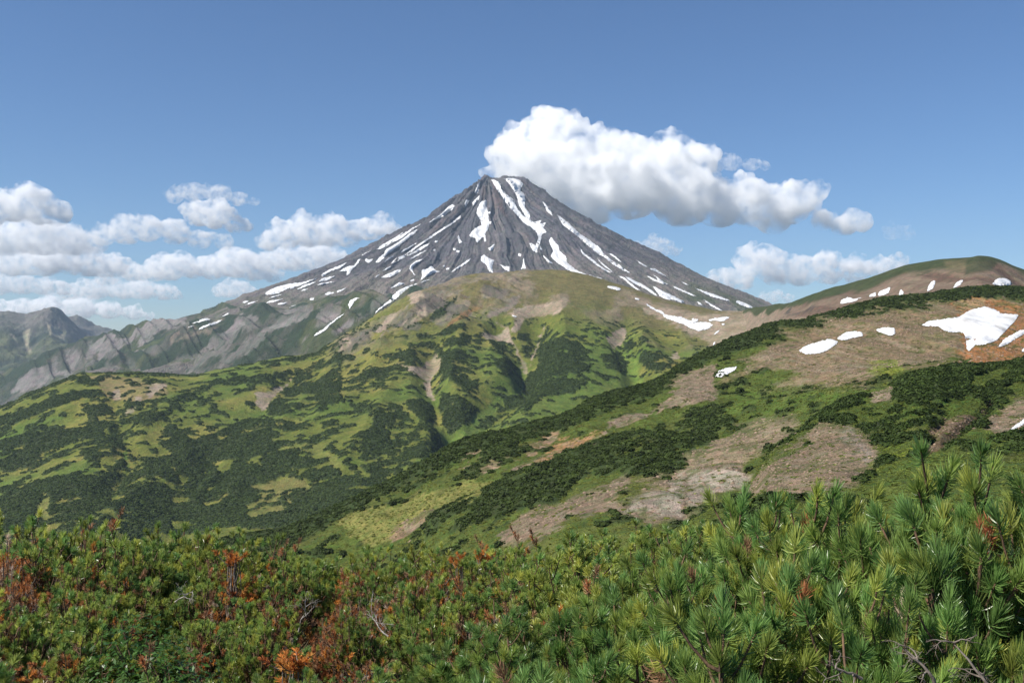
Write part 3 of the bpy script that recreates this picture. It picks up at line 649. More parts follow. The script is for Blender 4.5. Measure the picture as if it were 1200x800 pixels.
bareland(P('d5', (540, 725), (620, 660), (740, 640), (840, 600), (980, 540), (1000, 545), (940, 600), (960, 630), (1000, 640), (1050, 600), (1200, 530), (1200, 670), (1010, 670), (800, 665), (720, 725), (600, 755), (540, 760)), (0.205, 0.150, 0.105), 4)
C = mixc(C, area(wu, wv, P('d5', (1000, 650), (1060, 600), (1185, 540), (1185, 655)), 3) * 0.7, (0.34, 0.30, 0.25))
C = mixc(C, area(wu, wv, P('d6', (655, 285), (740, 278), (765, 300), (700, 345), (665, 320)), 4) * sstep(-0.5, 0.3, n2) * 0.95, HERB)
C = mixc(C, area(wu, wv, P('d6', (60, 470), (200, 380), (480, 365), (640, 370), (520, 440), (400, 480), (200, 500), (80, 540)), 8) * 0.6, (0.075, 0.12, 0.020))
# tufts of green on the bare soil, loose stones, rills down the slope
rill = fbm((L.X * 0.95 + L.Y * 0.3) / 5.0, (L.Y - L.X * 0.3) / 46.0, 1.0, 63, 4, 0.6)
C = mixc(C, bare * sstep(0.0, 0.6, rill) * 0.35, (0.125, 0.095, 0.070))
C = mixc(C, bare * sstep(0.1, 0.6, -rill) * 0.30, (0.290, 0.245, 0.200))
C = mixc(C, bare * sstep(0.28, 0.48, n3 * 0.7 + n2 * 0.5) * 0.75, (0.085, 0.095, 0.030))
BARE_RIDGE = bare.copy()
# thickets on the ridge
cr = np.interp(U, [p[0] for p in rc], [p[1] for p in rc])
S = sstep(16, 9, (V - cr) * np.interp(U, [250, 500, 820, 900, 1000, 1200], [0.6, 0.6, 0.95, 1.15, 1.0, 0.85]) + n2 * 7)
S = np.maximum(S, 0.8 * area(wu, wv, P('d5', (0, 690), (0, 585), (330, 425), (500, 365), (760, 285), (900, 235), (1190, 110), (1190, 190), (940, 305), (820, 360), (640, 430), (540, 520), (400, 545), (250, 600), (150, 640)), 4) * sstep(-0.12, 0.08, fbm(L.X, L.Y, 45, 57, 5, 0.6)))
S = np.maximum(S, area(wu, wv, P('d5', (258, 735), (300, 675), (450, 590), (620, 525), (740, 462), (860, 412), (960, 400), (960, 450), (860, 520), (800, 560), (740, 630), (640, 645), (520, 685), (340, 742)), 3) * sstep(-0.75, -0.4, n2))
S = np.maximum(S, 0.9 * area(wu, wv, P('d5', (860, 412), (1000, 365), (1185, 320), (1300, 330), (1300, 480), (1100, 520), (900, 560), (860, 520)), 5) * sstep(0.16, 0.30, fbm(L.X, L.Y, 38, 58, 5, 0.6)))
S = np.maximum(S, 0.9 * area(wu, wv, P('d6', (0, 620), (0, 420), (90, 420), (260, 470), (200, 560), (90, 580)), 6) * sstep(0.22, 0.36, fbm(L.X, L.Y, 36, 59, 5, 0.6)))
for pl in (P('d6', (0, 560), (0, 520), (40, 520), (60, 555), (20, 575)), P('d6', (120, 500), (180, 488), (185, 505), (140, 512)), P('d6', (140, 560), (165, 545), (180, 565)), P('d6', (70, 540), (100, 525), (110, 540)), P('d6', (200, 545), (220, 527), (230, 550))):
    S = np.maximum(S, area(wu, wv, pl, 1.5))
S = np.maximum(S, 0.8 * sstep(0.42, 0.52, fbm(L.X, L.Y, 13, 64, 3, 0.6) + 0.45 * n2))
S *= 1 - np.clip(bare * 1.3, 0, 1)
gras = area(wu, wv, P('d5', (0, 760), (0, 700), (150, 650), (400, 565), (480, 560), (590, 525), (450, 600), (300, 665), (180, 760)), 3); S *= 1 - 0.93 * gras
S_RIDGE = S * sstep(270, 300, L.D)
C = mixc(C, np.clip(S, 0, 1) * 0.85, (0.030, 0.046, 0.016))
C_RIDGE = C

L = SHOULDER; U, V = L.U, L.V
n2 = fbm(L.X, L.Y, 22, 121, 5, 0.6); n3 = fbm(L.X, L.Y, 6, 122, 4, 0.6)
wu = U + n2 * 5 + n3 * 2; wv = V + fbm(L.X + 300, L.Y, 22, 123, 4, 0.6) * 4 + n3
EDGE[0] = n2 * 6 + n3 * 4
C = base(L, (0.070, 0.102, 0.020))
C = mixc(C, sstep(-0.2, 0.6, n2) * 0.6, (0.105, 0.108, 0.030))
C = mixc(C, sstep(0.1, 0.6, n3 + 0.3 * n2) * 0.5, (0.050, 0.075, 0.016))
bare = np.zeros(U.shape)
bareland(P('d6', (190, 720), (240, 650), (330, 600), (430, 545), (480, 480), (560, 520), (660, 550), (690, 620), (600, 700), (440, 760)), (0.212, 0.150, 0.105), 6, 0.85)
C = mixc(C, area(wu, wv, P('d6', (560, 540), (590, 525), (660, 590), (650, 620)), 3) * 0.6, (0.29, 0.25, 0.22))
bareland(P('d6', (640, 400), (700, 345), (735, 370), (720, 410), (660, 420)), (0.25, 0.19, 0.14), 3)
bareland(P('e8', (410, 640), (470, 510), (560, 440), (720, 420), (760, 380), (830, 370), (720, 480), (600, 570), (480, 650)), (0.135, 0.085, 0.050), 3)
C = mixc(C, area(wu, wv, P('e8', (400, 640), (440, 570), (480, 505), (490, 520), (460, 590), (450, 640)), 1.5) * 0.8, (0.30, 0.21, 0.13))
bareland(P('e8', (770, 480), (880, 400), (1000, 350), (1100, 320), (1100, 470), (900, 540), (800, 550)), (0.225, 0.165, 0.110), 4)
C = mixc(C, area(wu, wv, P('d6', (670, 640), (700, 575), (725, 560), (760, 565), (830, 575), (790, 600), (720, 640)), 4) * sstep(-0.1, 0.3, n2 + n3) * 0.9, HERB)
C = mixc(C, area(wu, wv, P('e8', (250, 420), (330, 330), (450, 380), (700, 300), (700, 340), (560, 430), (400, 470)), 5) * 0.6, (0.055, 0.105, 0.018))
BARE_SH = bare.copy()
S = area(wu, wv, P('d6', (715, 375), (740, 330), (860, 275), (1000, 275), (1215, 240), (1215, 300), (1080, 310), (1000, 325), (970, 390), (900, 425), (820, 432), (745, 420)), 3)
S = np.maximum(S, area(wu, wv, P('d6', (400, 525), (480, 455), (560, 395), (640, 360), (700, 345), (710, 365), (650, 400), (560, 455), (470, 500)), 2.5) * sstep(-0.6, -0.2, n2))
S = np.maximum(S, area(wu, wv, P('d6', (525, 475), (550, 455), (590, 465), (590, 488), (540, 492)), 2))
S = np.maximum(S, area(wu, wv, P('d6', (715, 440), (740, 425), (790, 440), (770, 455), (730, 457)), 2))
S = np.maximum(S, area(wu, wv, P('e8', (760, 300), (830, 240), (900, 230), (880, 270)), 2)); S = np.maximum(S, area(wu, wv, P('e8', (870, 215), (940, 160), (1020, 140), (1060, 200), (960, 220)), 2))
S = np.maximum(S, area(wu, wv, P('e8', (800, 600), (900, 560), (1050, 520), (1060, 620), (900, 640)), 4) * 0.9)
S = np.maximum(S, 0.7 * area(wu, wv, P('e8', (560, 590), (700, 500), (860, 330), (880, 370), (760, 540), (640, 620)), 3) * sstep(-0.1, 0.2, n2))
S = np.maximum(S, 0.7 * sstep(0.45, 0.55, fbm(L.X, L.Y, 10, 124, 3, 0.6) + 0.4 * n2))
rill = fbm((L.X * 0.95 + L.Y * 0.3) / 3.5, (L.Y - L.X * 0.3) / 30.0, 1.0, 65, 4, 0.6)
C = mixc(C, bare * sstep(0.0, 0.6, rill) * 0.35, (0.115, 0.09, 0.07)); C = mixc(C, bare * sstep(0.1, 0.6, -rill) * 0.25, (0.27, 0.235, 0.20))
C = mixc(C, bare * sstep(0.28, 0.48, n3 * 0.7 + n2 * 0.5) * 0.7, (0.08, 0.09, 0.03))
S *= 1 - np.clip(bare * 1.3, 0, 1)
S_SHOULDER = S
C = mixc(C, np.clip(S, 0, 1) * 0.85, (0.028, 0.044, 0.015))
C_SHOULDER = C

EDGE[0] = None
# thickets stand as a cushion a few metres high
relief(HILL, gsmooth(gsmooth(np.clip(S_HILL, 0, 1), 0.7, 0), 0.7, 1) * (3.2 + 1.6 * fbm(HILL.X, HILL.Y, 22, 170, 3)))
relief(RIDGE, gsmooth(np.clip(S_RIDGE, 0, 1), 0.8, 0) * (1.1 + 0.9 * fbm(RIDGE.X, RIDGE.Y, 9, 171, 3)))
relief(SHOULDER, gsmooth(np.clip(S_SHOULDER, 0, 1), 0.8, 0) * (1.0 + 0.8 * fbm(SHOULDER.X, SHOULDER.Y, 6, 172, 3)))
# ---- meshes of the setting
T_FAR = terrain_mat("far_ground", 160, 40, 12, 0.45, 0.7, 20)
T_MID = terrain_mat("hill_ground", 34, 9, 2.5, 0.55, 0.9, 4.0)
T_NEAR = terrain_mat("slope_ground", 14, 3.0, 0.7, 0.75, 1.0, 1.3, hue=0.45)
T_LAVA = terrain_mat("lava_ground", 120, 30, 9, 0.5, 1.0, 14)
VOLC.mesh("volcano", T_LAVA, C_VOLC, label="tall grey volcano cone streaked with snow, its summit beside the big cloud")
SPUR.mesh("mountain_spurs", T_FAR, C_SPUR, label="dark green spurs with grey gullied scree at the volcano's left foot")
FAR.mesh("far_mountains", T_FAR, C_FAR, label="hazy bluish mountain range low on the horizon beyond the spurs")
HILL.mesh("green_hill", T_MID, C_HILL, label="broad green hill patched with dark thickets in front of the volcano")
FRIGHT.mesh("brown_ridge", T_MID, C_FR, label="brown bare ridge with a dark green crest against the sky on the right")
RIDGE.mesh("near_ridge", T_NEAR, C_RIDGE, label="long ridge of brown soil and green slopes falling from the right into the valley")
SHOULDER.mesh("slope_shoulder", T_NEAR, C_SHOULDER, label="lower green shoulder of the slope with a dark thicket crest on the right")
# the valley floor under everything, out to the horizon
gx = np.linspace(-14000, 14000, 90); gy = np.concatenate([np.linspace(-300, 700, 12), np.linspace(900, 14500, 60)])
GX, GY = np.meshgrid(gx, gy, indexing='ij'); GZ = -640 + fbm(GX, GY, 1500, 130, 4) * 25
i = np.arange(GX.size).reshape(GX.shape)
q = np.stack([i[:-1, :-1], i[1:, :-1], i[1:, 1:], i[:-1, 1:]], -1).reshape(-1, 4)
cc = mixc(np.repeat(np.array([(0.05, 0.07, 0.028)]), GX.size, 0), sstep(-0.2, 0.5, fbm(GX, GY, 600, 131, 4)).ravel(), (0.09, 0.10, 0.035))
link("ground", new_mesh("ground", np.stack([GX, GY, GZ], -1).reshape(-1, 3), q, T_FAR, True, {"Col": ('FLOAT_COLOR', cc)}), kind='structure', label="green valley floor between the hills")
M_STONE = leaf_mat('scree_stone', trans=0.0, rough=0.9, spec=0.2, rnd=0.35)
# ------------------------------------------------------------------ dwarf-pine thickets on the slopes (uncountable: one object per slope)
def clump_mesh(rng, nleaf, size, flat=0.75):
    """one leafy cushion, unit radius: leaf sprays spread through a lumpy dome"""
    d = rng.normal(size=(nleaf, 3)); d[:, 2] = np.abs(d[:, 2]); d /= np.linalg.norm(d, axis=1)[:, None]
    lump = 0.8 + 0.3 * np.sin(d[:, 0] * 5 + rng.uniform(0, 6)) * np.cos(d[:, 1] * 4 + rng.uniform(0, 6))
    rr = lump * rng.uniform(0.55, 1.05, nleaf) ** 0.6
    c = d * rr[:, None]; c[:, 2] *= flat
    n = d + rng.normal(size=(nleaf, 3)) * 0.55 + np.array([0, 0, 0.4]); n /= np.linalg.norm(n, axis=1)[:, None]
    t = np.cross(n, rng.normal(size=(nleaf, 3))); t /= np.linalg.norm(t, axis=1)[:, None]; b = np.cross(n, t)
    s = size * rng.uniform(0.6, 1.3, nleaf)[:, None]
    V = np.stack([c - t * s - b * s * 0.5, c + t * s * 0.9 - b * s * 0.7, c + t * s * 0.8 + b * s * 0.8, c - t * s * 0.6 + b * s], 1).reshape(-1, 3)
    Fq = np.arange(nleaf * 4).reshape(-1, 4)
    g = rng.uniform(0.75, 1.3, nleaf)
    colr = np.array([0.046, 0.066, 0.018])[None] * g[:, None] + np.array([0.012, 0.010, 0.0])[None] * rng.uniform(0, 1, nleaf)[:, None]
    return V, Fq, np.repeat(colr, 4, 0)

def stone_mesh(rng):
    import bmesh
    b = bmesh.new(); bmesh.ops.create_icosphere(b, subdivisions=2, radius=1.0)
    v = np.array([x.co[:] for x in b.verts]); f = np.array([[x.index for x in t.verts] for t in b.faces]); b.free()
    v *= (1 + 0.35 * fbm(v[:, 0] * 3 + rng.uniform(0, 90), v[:, 1] * 3 + v[:, 2] * 2.1, 1.6, 3, 2))[:, None]; v[:, 2] *= 0.6
    return v, f, np.repeat(np.array([[0.180, 0.130, 0.092]]), len(v), 0)

def thicket(name, L, S, count, rmin, rmax, nleaf, size, seed, label, sink=0.15, tint=(1, 1, 1), flat=(0.55, 0.95), stone=False, cat='thicket'):
    rng = np.random.default_rng(seed)
    cellU = np.gradient(L.X, axis=0); cellD = np.gradient(L.D, axis=1)
    vis = (L.V < 790) & (L.U > -30) & (L.U < 1230)
    w = np.clip(S, 0, 1) * np.abs(cellU * cellD) * vis
    w = np.where(w > (0.05 if cat == 'meadow' else 0.15) * np.abs(cellU * cellD), w, 0).ravel()
    idx = rng.choice(len(w), count, p=w / w.sum())
    ci, rj = np.unravel_index(idx, S.shape)
    ci = np.clip(ci, 1, S.shape[0] - 2); rj = np.clip(rj, 1, S.shape[1] - 2)
    fu, fd = rng.uniform(0, 1, count), rng.uniform(0, 1, count)
    def bil(A): return (A[ci, rj] * (1 - fu) + A[ci + 1, rj] * fu) * (1 - fd) + (A[ci, rj + 1] * (1 - fu) + A[ci + 1, rj + 1] * fu) * fd
    d = bil(L.D); u = bil(L.U); x = (u - 600) / F * d; z = bil(L.Z)
    big = rng.uniform(0, 1, count) ** (5 if stone else 1.6)
    sc = rmin + (rmax - rmin) * big
    Vs, Fs, Cs, vid, off = [], [], [], [], 0
    for k in range(3):
        v, f, c = stone_mesh(rng) if stone else clump_mesh(rng, nleaf, size)
        Vs.append(v); Fs.append(f + off); Cs.append(c * np.array(tint) * (0.85, 1.0, 1.2)[k]); vid.append(np.full(len(v), k, np.int32)); off += len(v)
    Vs.append(np.stack([x, d, z - sink * sc], 1)); Cs.append(np.zeros((count, 3))); vid.append(np.full(count, -1, np.int32))
    n0 = off
    rot = np.zeros((off + count, 3), np.float32); rot[n0:, 2] = rng.uniform(0, 6.283, count); rot[n0:, 0] = rng.normal(0, 0.12, count)
    scl = np.ones((off + count, 3), np.float32); scl[n0:] = sc[:, None] * np.stack([np.ones(count), np.ones(count), rng.uniform(flat[0], flat[1], count)], 1)
    pick = np.zeros(off + count, np.int32); pick[n0:] = rng.integers(0, 3, count)
    me = new_mesh(name, np.concatenate(Vs), np.concatenate(Fs), M_STONE if stone else M_SHRUB, False,
                  {"tint": ('FLOAT_COLOR', np.concatenate(Cs)), "vid": ('INT', np.concatenate(vid)), "rot": ('FLOAT_VECTOR', rot), "scl": ('FLOAT_VECTOR', scl), "pick": ('INT', pick)})
    o = link(name, me, kind='stuff', label=label, category=cat)
    g = bpy.data.node_groups.new("grow_" + name, 'GeometryNodeTree')
    g.interface.new_socket("Geometry", in_out='INPUT', socket_type='NodeSocketGeometry'); g.interface.new_socket("Geometry", in_out='OUTPUT', socket_type='NodeSocketGeometry')
    N, K = g.nodes, g.links
    gi, go = N.new("NodeGroupInput"), N.new("NodeGroupOutput")
    def attr(nm, t):
        n = N.new("GeometryNodeInputNamedAttribute"); n.data_type = t; n.inputs["Name"].default_value = nm; return n.outputs["Attribute"]
    def sep(k):
        s_ = N.new("GeometryNodeSeparateGeometry"); s_.domain = 'POINT'; c = N.new("FunctionNodeCompare"); c.data_type = 'INT'; c.operation = 'EQUAL'
        K.new(attr("vid", 'INT'), c.inputs[2]); c.inputs[3].default_value = k
        K.new(gi.outputs[0], s_.inputs["Geometry"]); K.new(c.outputs[0], s_.inputs["Selection"]); return s_.outputs["Selection"]
    g2i = N.new("GeometryNodeGeometryToInstance")
    for k in (2, 1, 0): K.new(sep(k), g2i.inputs[0])
    iop = N.new("GeometryNodeInstanceOnPoints"); K.new(sep(-1), iop.inputs["Points"]); K.new(g2i.outputs[0], iop.inputs["Instance"])
    iop.inputs["Pick Instance"].default_value = True
    K.new(attr("pick", 'INT'), iop.inputs["Instance Index"]); K.new(attr("rot", 'FLOAT_VECTOR'), iop.inputs["Rotation"]); K.new(attr("scl", 'FLOAT_VECTOR'), iop.inputs["Scale"])
    K.new(iop.outputs[0], go.inputs[0])
    md = o.modifiers.new("grow", 'NODES'); md.node_group = g
    return o

thicket("hill_thicket", HILL, S_HILL, 120000, 1.6, 4.4, 26, 0.42, 201, "dark green dwarf pine thickets dotted over the broad green hill", tint=(1.0, 1.06, 0.95))
thicket("ridge_thicket", RIDGE, S_RIDGE, 21000, 0.9, 3.8, 190, 0.17, 202, "dark shrub thickets on the crest and lower flank of the long ridge", tint=(0.80, 0.86, 0.75))
thicket("shoulder_thicket", SHOULDER, S_SHOULDER, 9000, 0.7, 2.6, 220, 0.16, 203, "dense dark shrub thicket on the shoulder of the slope at right", tint=(0.72, 0.82, 0.7))

thicket("scree_stones", RIDGE, BARE_RIDGE * (0.25 + sstep(-0.1, 0.5, fbm(RIDGE.X, RIDGE.Y, 26, 160, 4))), 26000, 0.10, 1.1, 0, 0, 204, "loose grey brown stones strewn over the bare soil of the long ridge", sink=0.2, flat=(0.7, 1.2), stone=True, cat="stones")
thicket("shoulder_stones", SHOULDER, BARE_SH, 6000, 0.07, 0.55, 0, 0, 205, "loose stones strewn over the gravel hollow below the shoulder", sink=0.2, flat=(0.7, 1.2), stone=True, cat="stones")
thicket("meadow_herbs", RIDGE, (1 - np.clip(S_RIDGE * 1.4, 0, 1)) * (1 - np.clip(BARE_RIDGE * 1.2, 0, 0.84)) * sstep(280, 300, RIDGE.D), 42000, 0.5, 1.7, 60, 0.22, 206, "bright green herbs and grass tussocks covering the long ridge", sink=0.1, tint=(2.5, 2.05, 1.5), flat=(0.18, 0.4), cat="meadow")
thicket("shoulder_herbs", SHOULDER, (1 - np.clip(S_SHOULDER * 1.4, 0, 1)) * (1 - np.clip(BARE_SH * 1.2, 0, 0.88)), 26000, 0.35, 1.1, 60, 0.22, 207, "bright green herbs and grass tussocks covering the shoulder of the slope", sink=0.1, tint=(2.2, 2.0, 1.5), flat=(0.2, 0.45), cat="meadow")

# ------------------------------------------------------------------ snow patches: old snow lying on the slopes, each its own drift
def snow_patch(L, poly, label, group=None, thick=None, seed=0):
    rng = np.random.default_rng(900 + seed)
    for _ in range(1 if len(poly) > 9 else 2):                # rounded by melting
        nx = np.roll(poly, -1, 0); wq = 0.1 if L in (VOLC, SPUR) else 0.15; poly = np.stack([poly * (1 - wq) + nx * wq, poly * wq + nx * (1 - wq)], 1).reshape(-1, 2)
    if thick is None: thick = 1.2 if L in (VOLC, SPUR, HILL) else 1.5
    pts = []
    n = len(poly)
    ext = max(np.ptp(poly[:, 0]), np.ptp(poly[:, 1]))
    ctr = poly.mean(0)
    for k in range(n):
        p, q = poly[k], poly[(k + 1) % n]
        m = max(1, int(np.ceil(np.hypot(*(q - p)) / 1.3)))
        for t in range(m):
            w = p + (q - p) * t / m
            if t: w = w + rng.normal(0, 0.30 if L is VOLC else 0.38, 2) * min(1, ext / 14)
            pts.append(w)
    B = np.array(pts)
    st = max(0.9, ext / 26)
    gx, gy = np.meshgrid(np.arange(poly[:, 0].min(), poly[:, 0].max(), st), np.arange(poly[:, 1].min(), poly[:, 1].max(), st * 0.7))
    G = np.stack([gx.ravel(), gy.ravel()], 1) + rng.normal(0, 0.1 * st, (gx.size, 2))
    ins = np.zeros(len(G), bool); dist = np.full(len(G), 1e9)
    for k in range(len(B)):
        p, q = B[k], B[(k + 1) % len(B)]
        if p[1] != q[1]: ins ^= ((p[1] > G[:, 1]) != (q[1] > G[:, 1])) & (G[:, 0] < (q[0] - p[0]) * (G[:, 1] - p[1]) / (q[1] - p[1]) + p[0])
        dist = np.minimum(dist, seg_dist(G[:, 0], G[:, 1], p, q))
    keep = ins & (dist > 0.45 * st); G = G[keep]; gd = dist[keep]
    allp = np.concatenate([B, G]); dd = np.concatenate([np.zeros(len(B)), gd])
    nb = len(B)
    vs, _, fs, orig, _, _ = delaunay_2d_cdt([Vector(p) for p in allp], [], [list(range(nb))], 1, 1e-5)
    src = np.array([o[0] if o else -1 for o in orig]); uv = np.array([tuple(v) for v in vs])
    dv = np.where(src >= 0, dd[np.clip(src, 0, None)], 0.0)
    tri = np.array([f for f in fs if len(f) == 3], np.int32)
    if len(tri) == 0: return
    W = L.hit(uv[:, 0], uv[:, 1])
    lift = W[:, 1] / F * (0.35 + 0.75 * np.clip(dv / 2.0, 0, 1)) * thick
    # the drift stands out from the slope towards its open side and upward
    W[:, 2] += lift * 0.8; W[:, 1] -= lift * 0.8 * 2.0
    me = new_mesh("snow_patch", W, tri, M_SNOW, True)
    # a skirt down into the ground closes the drift's edge
    o = link("snow_patch", me, label=label, category="snow patch", group=group)
    return o

